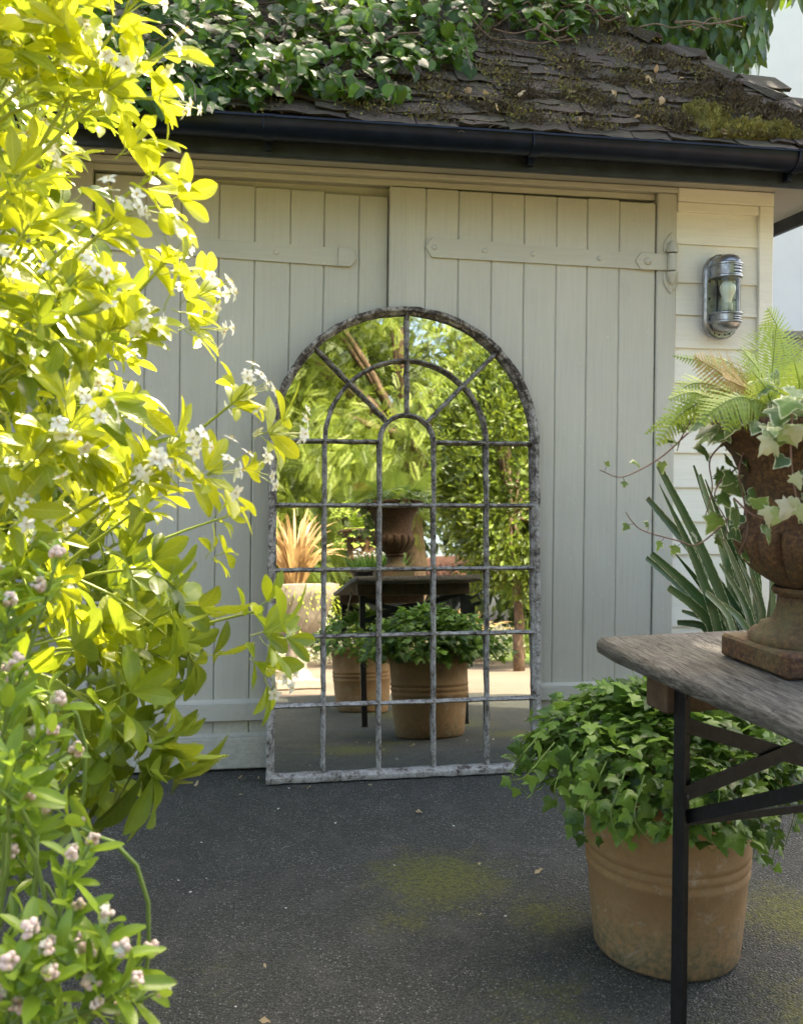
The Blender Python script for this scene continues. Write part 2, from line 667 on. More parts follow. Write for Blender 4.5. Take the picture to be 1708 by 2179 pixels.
def m_oldframe():
    k = NT('weathered_paint_on_iron')
    v = k.coord('Object')
    geo = k.n('NewGeometry').outputs['Position']
    f = k.noise(geo, 26, 6, .68, .6)
    g = k.noise(geo, 110, 5, .7)
    b = k.noise(geo, 5, 3, .5)
    sep = k.n('SeparateXYZ', {0: geo})
    # more flaked and darker towards the arch, whiter where it stands in the wet
    hgt = k.n('MapRange', {0: sep.outputs['Z'], 1: .15, 2: 1.7, 3: .045, 4: -.030}).outputs[0]
    fac = k.math('ADD', k.math('ADD', k.math('MULTIPLY', f, .62), k.math('MULTIPLY', g, .38)), hgt)
    c = k.ramp(fac, [(.39, (.030, .023, .018)), (.455, (.085, .066, .050)), (.486, (.22, .195, .16)), (.56, (.40, .375, .335)), (.70, (.62, .60, .55))])
    c2 = k.mix(k.ramp(b, [(.45, grey3(0)), (.7, grey3(.22))]), c, (.12, .115, .105))
    h = k.math('ADD', fac, k.math('MULTIPLY', g, .5))
    return k.done(k.principled(Base_Color=c2, Roughness=.72, Normal=k.bump(h, .8, .006)))


MT['frame'] = m_oldframe()


def m_oldwood():
    k = NT('weathered_oak')
    geo = k.n('NewGeometry').outputs['Position']
    mp = k.n('Mapping', {'Scale': (42, 3.0, 42), 'Rotation': (0, 0, R(-7.5))}); k.t.links.new(geo, mp.inputs[0])
    g = k.noise(mp.outputs[0], 4, 9, .72, .25)
    ck = k.noise(mp.outputs[0], 2.2, 3, .5, .4)
    crack = k.ramp(k.math('ABSOLUTE', k.math('SUBTRACT', ck, .47)), [(.0, grey3(1)), (.014, grey3(0))])
    b = k.noise(geo, 5.5, 5, .6)
    s2 = k.noise(geo, 120, 4, .65)
    c = k.ramp(g, [(.36, (.016, .014, .010)), (.5, (.085, .077, .060)), (.70, (.23, .215, .18))])
    c = k.mix(k.ramp(b, [(.45, grey3(0)), (.72, grey3(.65))]), c, (.045, .047, .030))
    c = k.mix(k.ramp(s2, [(.66, grey3(0)), (.75, grey3(.55))]), c, (.36, .35, .31))
    c = k.mix(k.math('MULTIPLY', crack, .85), c, (.010, .009, .007))
    return k.done(k.principled(Base_Color=c, Roughness=.8, Normal=k.bump(k.math('SUBTRACT', k.math('ADD', g, k.math('MULTIPLY', s2, .4)), crack), .8, .006)))


MT['oak'] = m_oldwood()
MT['batten'] = m_plain('brown_wood', (.085, .052, .028), .75, 0, .4, 25, .4)


def m_rust():
    k = NT('rusty_cast_iron')
    geo = k.n('NewGeometry').outputs['Position']
    f = k.noise(geo, 130, 6, .7)
    b = k.noise(geo, 9, 5, .6)
    sep = k.n('SeparateXYZ', {0: k.coord('Object')})
    c = k.ramp(f, [(.32, (.020, .009, .005)), (.5, (.078, .034, .014)), (.70, (.20, .10, .032))])
    moss = k.n('MapRange', {0: sep.outputs['Z'], 1: .22, 2: .03, 3: 0.0, 4: .75}).outputs[0]
    mm = k.math('MULTIPLY', k.ramp(b, [(.36, grey3(0)), (.62, grey3(1))]), k.math('ADD', moss, .12))
    c2 = k.mix(mm, c, (.125, .115, .045))
    return k.done(k.principled(Base_Color=c2, Roughness=.85, Normal=k.bump(f, .6, .004)))


MT['rust'] = m_rust()


def m_terracotta():
    k = NT('terracotta')
    geo = k.n('NewGeometry').outputs['Position']
    ob = k.coord('Object')
    b = k.noise(geo, 6, 5, .6)
    f = k.noise(geo, 70, 5, .65)
    sp = k.noise(geo, 210, 3, .6)
    sep = k.n('SeparateXYZ', {0: ob})
    c = k.ramp(b, [(.3, (.24, .128, .050)), (.55, (.33, .190, .080)), (.75, (.40, .26, .13))])
    lowm = k.n('MapRange', {0: sep.outputs['Z'], 1: .16, 2: .02, 3: 0.0, 4: 1.0}).outputs[0]
    al = k.math('MULTIPLY', k.ramp(k.math('ADD', k.math('MULTIPLY', f, .6), k.math('MULTIPLY', b, .4)), [(.42, grey3(0)), (.6, grey3(1))]), k.math('ADD', k.math('MULTIPLY', lowm, .75), .22))
    c = k.mix(al, c, (.105, .095, .045))
    slt = k.math('MULTIPLY', k.ramp(k.noise(geo, 11, 6, .72, .5), [(.56, grey3(0)), (.66, grey3(1))]), k.ramp(f, [(.42, grey3(0)), (.58, grey3(1))]))
    c = k.mix(k.math('MULTIPLY', slt, .55), c, (.52, .44, .34))
    c = k.mix(k.ramp(sp, [(.68, grey3(0)), (.78, grey3(.5))]), c, (.45, .37, .27))
    return k.done(k.principled(Base_Color=c, Roughness=.85, Normal=k.bump(k.math('ADD', f, k.math('MULTIPLY', sp, .6)), .3, .003)))


MT['terracotta'] = m_terracotta()


def m_asphalt():
    k = NT('old_asphalt')
    geo = k.n('NewGeometry').outputs['Position']
    vo = k.n('TexVoronoi', {'Vector': geo, 'Scale': 170.0, 'Randomness': 1.0}, feature='F1')
    vo2 = k.n('TexVoronoi', {'Vector': geo, 'Scale': 420.0}, feature='F1')
    rnd = vo.outputs['Color']
    sepc = k.n('SeparateColor', {0: rnd}).outputs[0]
    f = k.noise(geo, 75, 5, .7)
    b = k.noise(geo, 1.5, 5, .6)
    mid = k.noise(geo, 9, 4, .6)
    sep2 = k.n('SeparateColor', {0: vo2.outputs['Color']}).outputs[1]
    spk = k.math('MULTIPLY', k.ramp(sepc, [(.74, grey3(0)), (.96, grey3(1))]), k.ramp(vo.outputs['Distance'], [(.25, grey3(1)), (.50, grey3(0))]))
    spk = k.math('MULTIPLY', spk, k.ramp(k.noise(geo, 6, 3, .6), [(.38, grey3(.45)), (.62, grey3(1))]))
    base = k.ramp(sep2, [(.0, (.013, .014, .010)), (.6, (.044, .047, .035)), (.92, (.090, .092, .072)), (1.0, (.17, .17, .14))])
    base = k.mix(spk, base, (.34, .335, .30))
    base = k.mix(k.ramp(b, [(.3, grey3(.35)), (.7, grey3(0))]), base, (.014, .0135, .012))
    base = k.mix(k.ramp(mid, [(.5, grey3(0)), (.75, grey3(.35))]), base, (.13, .12, .105))
    # moss in the damp spots round the pot
    tot = None
    for (x, y, r_, w) in ((.50, -.90, .36, 1.0), (.36, -1.12, .20, .65), (.72, -1.12, .2, .8), (1.36, -1.22, .34, .95), (1.2, -1.75, .6, .75), (.62, -1.50, .30, .55), (1.1, -.45, .3, .45), (-.1, -1.3, .35, .35), (1.15, -2.5, .7, .8), (.9, -3.2, .8, .55)):
        d = k.n('VectorMath', {0: geo, 1: (x, y, 0)}, operation='DISTANCE').outputs['Value']
        q = k.n('MapRange', {0: d, 1: 0.0, 2: r_, 3: w, 4: 0.0}, interpolation_type='SMOOTHSTEP').outputs[0]
        tot = q if tot is None else k.math('MAXIMUM', tot, q)
    mn = k.noise(geo, 13, 6, .68)
    mk = k.math('MULTIPLY', k.ramp(k.math('ADD', k.math('ADD', k.math('MULTIPLY', mn, .6), k.math('MULTIPLY', f, .4)), k.math('MULTIPLY', tot, .30)), [(.60, grey3(0)), (.74, grey3(1))]), k.math('ADD', k.math('MULTIPLY', tot, .8), .2))
    mk = k.math('MULTIPLY', mk, k.ramp(tot, [(.02, grey3(0)), (.25, grey3(1))]))
    mosscol = k.ramp(f, [(.35, (.034, .040, .008)), (.65, (.15, .155, .020))])
    col = k.mix(k.math('MULTIPLY', mk, .85), base, mosscol)
    h = k.math('ADD', k.math('MULTIPLY', vo.outputs['Distance'], -1.4), k.math('MULTIPLY', f, .7))
    return k.done(k.principled(Base_Color=col, Roughness=.82, Normal=k.bump(h, .75, .006)))


MT['asphalt'] = m_asphalt()


def m_ground(name, c0, c1, scale=40, bump=.5):
    k = NT(name)
    geo = k.n('NewGeometry').outputs['Position']
    f = k.noise(geo, scale, 6, .7)
    b = k.noise(geo, 1.1, 4, .6)
    c = k.mix(k.ramp(k.math('ADD', k.math('MULTIPLY', f, .65), k.math('MULTIPLY', b, .35)), [(.35, grey3(0)), (.65, grey3(1))]), c0, c1)
    return k.done(k.principled(Base_Color=c, Roughness=.95, Normal=k.bump(f, bump, .01)))


MT['gravel'] = m_ground('pale_gravel', (.13, .095, .07), (.235, .18, .14), 40)
MT['soil'] = m_ground('garden_soil', (.05, .035, .022), (.12, .085, .055), 14)
MT['lawn'] = m_ground('lawn', (.05, .09, .015), (.14, .20, .035), 50)
MT['stone'] = m_ground('pale_stone', (.20, .17, .13), (.33, .29, .24), 18)
MT['compost'] = m_ground('potting_soil', (.018, .013, .009), (.06, .045, .03), 90)


def m_tile():
    k = NT('lichened_shingle')
    geo = k.n('NewGeometry').outputs['Position']
    rnd = k.n('ObjectInfo').outputs['Random']
    mp = k.n('Mapping', {'Scale': (2.5, 14, 14)}); k.t.links.new(geo, mp.inputs[0])
    g = k.noise(mp.outputs[0], 6, 6, .65)
    b = k.noise(geo, 7, 5, .65)
    s2 = k.noise(geo, 90, 5, .7)
    c = k.ramp(g, [(.3, (.010, .007, .005)), (.55, (.046, .031, .020)), (.80, (.13, .10, .072))])
    c = k.mix(k.math('MULTIPLY', rnd, .5), c, (.035, .028, .024))
    c = k.mix(k.ramp(b, [(.40, grey3(0)), (.62, grey3(.8))]), c, (.036, .036, .014))
    c = k.mix(k.ramp(s2, [(.62, grey3(0)), (.74, grey3(.5))]), c, (.17, .155, .125))
    return k.done(k.principled(Base_Color=c, Roughness=.92, Normal=k.bump(k.math('ADD', g, s2), .8, .008)))


MT['tile'] = m_tile()
MT['bark'] = m_plain('brown_bark', (.13, .085, .055), .9, 0, .5, 22, .7)
MT['twig'] = m_plain('dry_twig', (.14, .10, .07), .9, 0, .4, 50, .4)
MT['stem_y'] = m_plain('green_stem', (.30, .36, .05), .5, 0, .2, 30, .1)
MT['stem_g'] = m_plain('soft_green_stem', (.16, .24, .05), .5, 0, .2, 30, .1)
MT['stem_r'] = m_plain('reddish_vine_stem', (.16, .085, .06), .6, 0, .3, 40, .2)

MT['choisya'] = m_leaf('choisya_leaf', (.17, .24, .012), (.47, .52, .023), trans=(.74, .74, .033), tw=.46, rough=.34, vein=.55, veincol=(.70, .70, .20))
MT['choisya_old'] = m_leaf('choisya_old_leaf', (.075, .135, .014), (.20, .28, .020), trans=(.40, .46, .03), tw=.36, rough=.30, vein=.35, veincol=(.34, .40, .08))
MT['choisya_shaded'] = m_leaf('choisya_shaded_leaf', (.12, .21, .014), (.34, .43, .024), trans=(.46, .54, .03), tw=.42, rough=.32, vein=.35, veincol=(.42, .48, .09))  # copy of the young leaf with the lower shrub's shade put into its colour
MT['petal'] = m_leaf('white_petal', (.74, .74, .68), (.84, .84, .80), trans=(.85, .85, .75), tw=.35, rough=.6, vein=0, veincol=(.8, .8, .7), blem=0.0)
MT['stamen'] = m_plain('yellow_stamen', (.62, .50, .12), .6)
MT['low'] = m_leaf('oblong_leaf', (.10, .20, .020), (.30, .44, .035), trans=(.42, .55, .05), tw=.40, rough=.28, vein=.3, veincol=(.40, .50, .12))
MT['bud'] = m_plain('pink_bud', (.66, .50, .42), .6, 0, .25, 200, .3)
MT['roof_ivy'] = m_leaf('glossy_ivy_leaf', (.012, .042, .005), (.085, .19, .016), trans=(.22, .36, .03), tw=.26, rough=.20, vein=.30, veincol=(.13, .20, .05), spec=.24)
MT['pot_ivy'] = m_leaf('soft_ivy_leaf', (.020, .062, .010), (.19, .33, .045), trans=(.22, .36, .05), tw=.30, spec=.3, rough=.36, vein=.40, veincol=(.20, .32, .10), nveins=4)
MT['var_ivy'] = m_leaf('variegated_ivy_leaf', (.035, .085, .022), (.17, .27, .055), trans=(.3, .42, .10), tw=.32, rough=.40, vein=.3, veincol=(.3, .4, .2), margin=(.56, .58, .36), mstart=.86, nveins=4)
MT['pale_ivy'] = m_leaf('pale_ivy_leaf', (.30, .36, .10), (.55, .50, .34), trans=(.6, .6, .3), tw=.35, rough=.45, vein=.2, nveins=4)
MT['tree_leaf'] = m_leaf('tree_leaf', (.018, .060, .012), (.075, .165, .022), trans=(.30, .46, .03), tw=.22, rough=.30, vein=.3, veincol=(.14, .22, .06))
MT['lime_leaf'] = m_leaf('sunlit_leaf', (.16, .24, .02), (.34, .42, .04), trans=(.55, .62, .06), tw=.45, rough=.5, vein=.1)
MT['dry_leaf'] = m_leaf('fallen_dry_leaf', (.30, .19, .09), (.50, .40, .22), tw=.2, rough=.7, vein=.3, veincol=(.25, .15, .07))
MT['fern'] = m_leaf('fern_frond', (.16, .25, .030), (.36, .46, .070), trans=(.45, .58, .08), tw=.40, rough=.5, vein=.15)
MT['fern_brown'] = m_leaf('golden_fern_frond', (.22, .125, .020), (.40, .27, .055), trans=(.45, .30, .05), tw=.35, rough=.6, vein=.2, veincol=(.10, .05, .02))
MT['flax'] = m_leaf('variegated_flax_blade', (.014, .045, .016), (.055, .125, .034), trans=(.15, .25, .06), tw=.15, rough=.32, vein=.2, margin=(.50, .52, .30), mstart=.88, veincol=(.09, .15, .07), nveins=0)
MT['bronze'] = m_leaf('bronze_flax_blade', (.23, .13, .055), (.50, .34, .15), trans=(.5, .3, .12), tw=.25, rough=.4, vein=.2, nveins=0)
MT['hedge'] = m_leaf('hedge_leaf', (.030, .055, .008), (.14, .20, .020), trans=(.32, .40, .04), tw=.34, rough=.36, vein=.1)
MT['conifer'] = m_leaf('feathery_leaf', (.06, .105, .014), (.25, .32, .042), trans=(.42, .52, .06), tw=.38, rough=.5, vein=.0)
MT['conifer_dark'] = m_leaf('dark_conifer_leaf', (.020, .036, .014), (.085, .115, .035), trans=(.16, .2, .04), tw=.25, rough=.6, vein=.0)
MT['silver'] = m_leaf('silvery_shrub_leaf', (.30, .32, .20), (.58, .58, .44), tw=.3, rough=.5, vein=.0)
MT['grass'] = m_leaf('chive_blade', (.035, .10, .015), (.12, .24, .03), tw=.3, rough=.4, vein=0)


def m_moss(name, c0, c1):
    k = NT(name)
    geo = k.n('NewGeometry').outputs['Position']
    f = k.noise(geo, 60, 4, .7)
    b = k.noise(geo, 9, 3, .6)
    c = k.mix(k.ramp(k.math('ADD', k.math('MULTIPLY', f, .5), k.math('MULTIPLY', b, .5)), [(.35, grey3(0)), (.65, grey3(1))]), c0, c1)
    return k.done(k.principled(Base_Color=c, Roughness=1.0, Specular_IOR_Level=.1, Normal=k.bump(f, .6, .004)))


MT['moss'] = m_moss('roof_moss', (.060, .055, .022), (.33, .32, .10))
MT['moss_dry'] = m_moss('dry_roof_moss', (.045, .037, .024), (.155, .130, .085))


# ------------------------------------------------------------------ ground
def sheet(name, poly, z, mat):
    me = raw_mesh(name, [(x, y, z) for x, y in poly], [len(poly)], list(range(len(poly))), None, mat)
    return structure(link(name, me))


sheet('ground', [(-150, -150), (150, -150), (150, 150), (-150, 150)], -.012, MT['soil'])
sheet('lawn', [(5.0, -60), (60, -60), (60, -7.6), (6.2, -7.2), (4.55, -8.6), (4.9, -12)], -.008, MT['lawn'])
sheet('gravel_drive', [(-14, -9.0), (-6, -9.8), (1.2, -9.6), (3.4, -8.4), (5.2, -7.0), (14, -6.6), (14, 0), (3.0, 0), (3.0, -1), (-14, -1)], -.004, MT['gravel'])
sheet('asphalt_yard', [(-3.0, 1.0), (3.4, 1.0), (3.6, -1.5), (3.2, -3.1), (2.2, -3.9), (.8, -4.3), (-.8, -4.0), (-3.0, -4.2)], 0.0, MT['asphalt'])

# grit and petals lying on the yard
pv = [leaf_blade(lambda t: .34 * math.sin(math.pi * min(1, t * .95 + .05)) ** .7, 3, .3, .3, tint=.6, cross=1)]
its = []
for i in range(26):
    x, y = rng.uniform(-.5, 1.9), rng.uniform(-1.5, -.15)
    its.append((frame((x, y, .003), (rng.normal(), rng.normal(), .05), (0, 0, 1), rng.uniform(.006, .013)), 0))
o = joined('fallen_petals', pv, its, MT['petal'], None)
tag(stuff(o), 'scattered white petals and specks on the dark asphalt', 'petals')

LITV = [leaf_blade(lambda t: .26 * math.sin(math.pi * min(1, t * .96 + .03)) ** .8, 5, rng.uniform(.2, .8), rng.uniform(-.6, .8), tint=rng.uniform(0, .9), wave=.5) for k in range(6)]
lt, tw_ = [], MB()
for i in range(34):
    near = rng.uniform() < .55
    x, y = (rng.uniform(-.4, 1.9), -.03 - abs(rng.normal(0, .07))) if near else (rng.uniform(-.3, 1.8), rng.uniform(-1.5, -.2))
    lt.append((frame((x, y, .006), (rng.normal(), rng.normal(), rng.uniform(0, .25)), (rng.normal(0, .3), 0, 1), rng.uniform(.012, .030)), int(rng.integers(6))))
for i in range(40):
    x, y = rng.uniform(-.4, 1.9), -.02 - abs(rng.normal(0, .5))
    a = rng.uniform(0, 6.28)
    l_ = rng.uniform(.01, .05)
    tw_.tube([(x, y, .003), (x + l_ * .5 * math.cos(a), y + l_ * .5 * math.sin(a), .006), (x + l_ * math.cos(a + .3), y + l_ * math.sin(a + .3), .003)], .0009, 4)
LIT = thing('leaf_litter', 'dry brown leaves and twigs scattered on the asphalt by the doors', 'litter')
foliage(LIT, 'dry_leaf', LITV, lt, MT['dry_leaf'], (0, 0, 0), 60)
stuff(tw_.build('twigs', MT['twig'], LIT))

# ------------------------------------------------------------------ the outbuilding
GAR = thing('outbuilding', 'sage green timber outbuilding with double doors and mossy tiled roof', 'building', (0, .025, 0))
XC = 1.957      # right-hand corner


def plank_row(parent, xs, y0, y1, z0, zt, mat, name='plank'):
    for a, b in zip(xs[:-1], xs[1:]):
        dz = rng.normal(0, .0015)
        MB().box(a + .0006, b - .0006, y0 + rng.normal(0, .0007), y1, z0, (zt(a * .5 + b * .5) if callable(zt) else zt) + dz, .0042).build(name, mat, parent)


# walls behind the joinery
w = MB()
w.box(-3.2, XC - .012, .05, .10, 0, 2.20)
w.box(XC - .062, XC - .012, .10, 3.0, 0, 2.20)
w.box(-3.2, -3.15, .10, 3.0, 0, 2.20)
w.box(-3.15, XC - .062, 2.95, 3.0, 0, 2.20)
w.build('wall', MT['sage'], GAR)

# left leaf
D1 = MB().box(-.566, .47, .036, .046, .06, 2.07).build('door', MT['dark_gap'], GAR)
D1['label'] = 'left door leaf, partly behind the yellow shrub'
xs = [-.566, -.512, -.39, -.269, -.138, -.013, .113, .234, .361, .468]
plank_row(D1, xs, .012, .036, .05, lambda x: 2.088 - .022 * (x + .25) / .7, MT['sage'])
MB().add([], []).box(-.566, .466, -.012, .0118, .176, .238, .004).add(
    [(-.566, -.0115, .2385), (.466, -.0115, .2385), (.466, .0115, .2500), (-.566, .0115, .2500), (-.566, .0115, .2385), (.466, .0115, .2385)],
    [(0, 1, 2, 3), (0, 3, 4), (1, 5, 2), (3, 2, 5, 4), (0, 4, 5, 1)]).build('bottom_rail', MT['sage_h'], D1)
MB().box(-.640, .466, -.016, .0118, .008, .122, .005).add(
    [(-.640, -.0155, .1225), (.466, -.0155, .1225), (.466, .0115, .1300), (-.640, .0115, .1300)],
    [(0, 1, 2, 3)]).build('kickboard', MT['sage_h'], D1)

# right leaf, lapping over the left one
D2 = MB().box(.475, 1.484, .010, .022, .06, 2.07).build('door', MT['dark_gap'], GAR)
D2['label'] = 'right door leaf, lapping over the left one'
xs = [.468, .601, .723, .848, .971, 1.095, 1.215, 1.340, 1.485]
plank_row(D2, xs, -.018, .010, .05, lambda x: 2.100 - .010 * (x - .47), MT['sage'])
MB().box(.470, .530, -.0205, -.0185, .06, 2.096, .0008).build('meeting_strip', MT['sage'], D2)
MB().box(.47, 1.484, -.040, -.0185, .224, .276, .004).add(
    [(.47, -.0395, .2765), (1.484, -.0395, .2765), (1.484, -.0185, .2860), (.47, -.0185, .2860)], [(0, 1, 2, 3)]).build('bottom_rail', MT['sage_h'], D2)
MB().box(.47, 1.484, -.044, -.0185, .008, .150, .005).add(
    [(.47, -.0435, .1505), (1.484, -.0435, .1505), (1.484, -.0185, .1580), (.47, -.0185, .1580)], [(0, 1, 2, 3)]).build('kickboard', MT['sage_h'], D2)


for par, xs_, yy in ((D1, [-.45, -.33, -.20, -.075, .05, .173, .297, .414], .012), (D2, [.535, .662, .785, .91, 1.033, 1.155, 1.277, 1.41], -.018)):
    for x_ in xs_:
        for z_ in (.205, .262, .98, 1.03, 2.03):
            if z_ < .3 and par is D2 and z_ < .22:
                continue
            yo = yy - (.0215 if z_ < .27 and par is D2 else .0235 if z_ < .24 else 0)
            MB().dome((x_ + rng.normal(0, .018), yo + .0006, z_ + rng.normal(0, .006)), .0032, .0016, n=7, m_=2).build('nail', MT['sage'], par, smooth=True)


def strap(parent, x0, x1, z0, z1, h0, h1, y, rivets, pointed):
    c = .022
    if pointed == 'left':
        poly = [(x0, z0), (x0 + c, z0 - h0 / 2), (x1, z1 - h1 / 2), (x1, z1 + h1 / 2), (x0 + c, z0 + h0 / 2)]
    else:
        poly = [(x0, z0 - h0 / 2), (x1 - c, z1 - h1 / 2), (x1, z1), (x1 - c, z1 + h1 / 2), (x0, z0 + h0 / 2)]
    s_ = MB().prism(poly, y - .010, y, .0025).build('hinge_strap', MT['sage_h'], parent)
    for f in rivets:
        x = x0 + (x1 - x0) * f
        z = z0 + (z1 - z0) * f
        MB().dome((x, y - .0095, z), .011, .006).build('rivet', MT['sage_h'], s_, smooth=True)
    return s_


strap(D1, -.55, .351, 1.862, 1.838, .064, .066, .012, (.05, .35, .68, .955), 'right')
MB().prism([(.285, 1.806), (.330, 1.805), (.3515, 1.838), (.330, 1.871), (.285, 1.873)], -.0025, .0018, .002).build('strap_end', MT['sage_h'], D1)
strap(D2, .600, 1.515, 1.883, 1.864, .072, .058, -.018, (.035, .24, .44, .72), 'left')
e = MB().prism([(1.398, 1.866), (1.420, 1.834), (1.530, 1.834), (1.530, 1.896), (1.420, 1.898)], -.0335, -.0255, .003).build('strap_plate', MT['sage_h'], D2)
MB().dome((1.447, -.0335, 1.866), .016, .010).build('bolt', MT['sage_h'], e, smooth=True)
h = MB()
h.tube([(1.540, -.040, 1.834), (1.540, -.040, 1.896)], .0165, 14)
h.build('hinge_knuckle', MT['sage'], D2, auto=40)

# frame: posts, lintel
MB().box(-.648, -.569, -.012, .05, 0, 2.128, .004).build('door_post', MT['sage'], GAR)
P = MB().box(1.4885, 1.566, -.024, .05, 0, 2.1285, .004).build('door_post', MT['sage'], GAR)
MB().box(-3.2, 1.4882, .0005, .05, 2.106, 2.1285, .002).build('lintel', MT['sage_h'], GAR)
MB().box(-.7, 1.566, -.034, .05, 2.129, 2.151, .004).build('head_moulding', MT['sage_h'], GAR)
for up in (1, -1):    # shield-shaped hinge pintles
    zc = 1.905 if up > 0 else 1.822
    poly = [(1.540 + sx * wd_, zc + up * hh) for sx, wd_, hh in ((-1, .027, 0), (-1, .029, .022), (-1, .020, .050), (0, 0, .074), (1, .020, .050), (1, .029, .022), (1, .027, 0))]
    if up < 0:
        poly = poly[::-1]
    pl = MB().prism(poly, -.034, -.0245, .004).build('hinge_plate', MT['sage'], GAR)
    k_ = MB()
    k_.lathe([(.002, -.004), (.021, -.004), (.022, .006), (.016, .016), (.014, .030), (.006, .040), (.001, .041)], 14)
    k_.V = [(x + 1.540, y - .042, zc + up * z) for x, y, z in k_.V]
    k_.build('pintle_cup', MT['sage'], pl, auto=40)
    MB().dome((1.540, -.034, zc + up * .056), .006, .003).build('screw', MT['sage'], pl, smooth=True)

# cream weatherboarding to the right of the doors
zb = [2.060, 1.941, 1.794, 1.672, 1.546, 1.412, 1.280, 1.147, 1.015, .885, .760, .627, .486, .352, .218, .085]
for a, b in zip(zb[:-1], zb[1:]):
    x0, x1 = 1.5665, 1.8985
    sag = rng.normal(0, .001)
    V = [(x0, -.002, a + .02), (x1, -.002, a + .02), (x1, -.008, a + .02), (x0, -.008, a + .02),
         (x0, .006, b), (x1, .006, b + sag), (x1, -.019, b + sag), (x0, -.019, b), (x0, -.019, b + .004), (x1, -.019, b + .004 + sag)]
    MB().add(V, [(0, 3, 2, 1), (4, 5, 6, 7), (8, 7, 6, 9), (3, 8, 9, 2), (0, 1, 5, 4), (0, 4, 7, 8, 3), (1, 2, 9, 6, 5)]).build('weatherboard', MT['cream'], GAR)
MB().box(1.8988, XC, -.030, .05, 0, 2.0985, .003).build('corner_board', MT['cream'], GAR)
MB().box(1.5668, 1.8986, -.026, .05, 2.062, 2.0985, .003).build('frieze_board', MT['cream'], GAR)
MB().box(1.5668, XC, -.033, .05, 2.099, 2.151, .003).build('frieze_board', MT['cream'], GAR)
for k_ in range(16):
    MB().box(XC - .0118, XC + .010, .052, 3.0, .08 + k_ * .13, .205 + k_ * .13, .003).build('side_weatherboard', MT['cream'], GAR)

# eaves: soffit, fascia, gutter
XF, YF, ZE = 2.235, -.285, 2.150
MB().box(-3.6, XF - .02, YF + .022, -.0345, ZE + .002, ZE + .02).box(XC + .002, XF - .02, -.0345, 3.3, ZE + .002, ZE + .02).box(-3.6, XC, -.034, .0, ZE + .004, ZE + .02).build('soffit', MT['soffit'], GAR)
MB().box(-3.6, XF, YF, YF + .020, 2.098, 2.235, .003).build('fascia', MT['gutter_dirty'], GAR)
MB().box(XF - .020, XF, YF + .0205, 3.3, 2.098, 2.235, .003).build('fascia', MT['gutter_dirty'], GAR)


def gutter_run(x0, x1, r=.056, yc=YF - .058, zc=2.190):
    b = MB()
    rings = []
    prof = []
    for t in np.linspace(math.pi, 2 * math.pi, 13):
        prof.append((r * math.cos(t), r * math.sin(t)))
    prof = [(-r - .005, .004), (-r - .006, -.003)] + prof + [(r, .002)]
    inner = [(p[0] * .93, p[1] * .93 + .001) for p in prof[2:-1]][::-1]
    ring = prof + inner
    b.loft([[(x0, yc + p[0], zc + p[1]) for p in ring], [(x1, yc + p[0], zc + p[1]) for p in ring]])
    return b


for x0, x1 in ((-3.6, .027), (.029, .905), (.907, 1.850), (1.852, XF + .10)):
    o = gutter_run(x0, x1).build('gutter', MT['gutter'], GAR, auto=30)
for xb in (-1.2, .028, .906, 1.851):
    g = gutter_run(xb - .017, xb + .017, .0605)
    o = g.build('gutter_bracket', MT['gutter'], GAR, auto=30)
    MB().prism([(xb - .010, 2.112), (xb + .010, 2.112), (xb + .010, 2.16), (xb - .010, 2.16)], YF - .03, YF - .001).build('bracket_arm', MT['gutter'], o)
    MB().box(xb - .0185, xb - .0145, YF - .122, YF - .1195, 2.150, 2.196, .001).build('bracket_clip', MT['gutter'], o)
# down pipe at the far left
MB().tube([(-.80, YF - .058, 2.14), (-.80, YF - .058, 2.08), (-.80, -.05, 1.95), (-.80, -.04, .1)], .034, 14).build('downpipe', m_plain('grey_pipe', (.30, .31, .32), .4), GAR, auto=40)

# roof: solid under-roof, then single shingles
YR, ZR, PITCH = YF - .045, 2.222, 1.0      # front edge and slope
XR = XF - .01


def roof_z(y):
    return ZR + (y - YR) * PITCH


HP = 1.62        # ridge y
RF = MB()
zr = roof_z(HP)
x_hip = XR - (HP - YR)
V = [(-3.7, YR, ZR), (XR, YR, ZR), (x_hip, HP, zr), (-3.7, HP, zr), (XR, 2 * HP - YR, ZR), (-3.7, 2 * HP - YR, ZR)]
V2 = [(x, y, z - .02) for x, y, z in V]
RF.add(V + V2, [(0, 1, 2, 3), (1, 4, 2), (3, 2, 4, 5), (6, 9, 8, 7), (7, 8, 10), (9, 11, 10, 8), (0, 6, 7, 1), (1, 7, 10, 4), (4, 10, 11, 5), (5, 11, 9, 3), (3, 9, 6, 0)])
ROOF = RF.build('roof', MT['tile'], GAR)
sn = np.array([0, -1, 1]) / math.sqrt(2)         # outward normal of the front slope
su = np.array([0, 1, 1]) / math.sqrt(2)          # up the slope


def shingle_mesh(k):
    w_, l_, t_ = .165, .16, .010
    n = 4
    V, F = [], []
    for i in range(n + 1):
        x = -w_ / 2 + w_ * i / n
        e0 = rng.normal(0, .009)
        tk = t_ * rng.uniform(.6, 1.25)
        V += [(x, e0, tk), (x, l_, t_ * .4), (x, e0 + .004, 0), (x, l_, 0)]
    for i in range(n):
        a, b = 4 * i, 4 * i + 4
        F += [(a, b, b + 1, a + 1), (a + 2, b + 2, b, a), (a + 3, a + 2, b + 2, b + 3)]
    F += [(0, 1, 3, 2), (4 * n, 4 * n + 2, 4 * n + 3, 4 * n + 1)]
    F = [f[::-1] if k else f for k, f in zip([0] * len(F), F)]
    sz, lp = flat(F)
    return raw_mesh('shingle', V, sz, lp, None, MT['tile'])


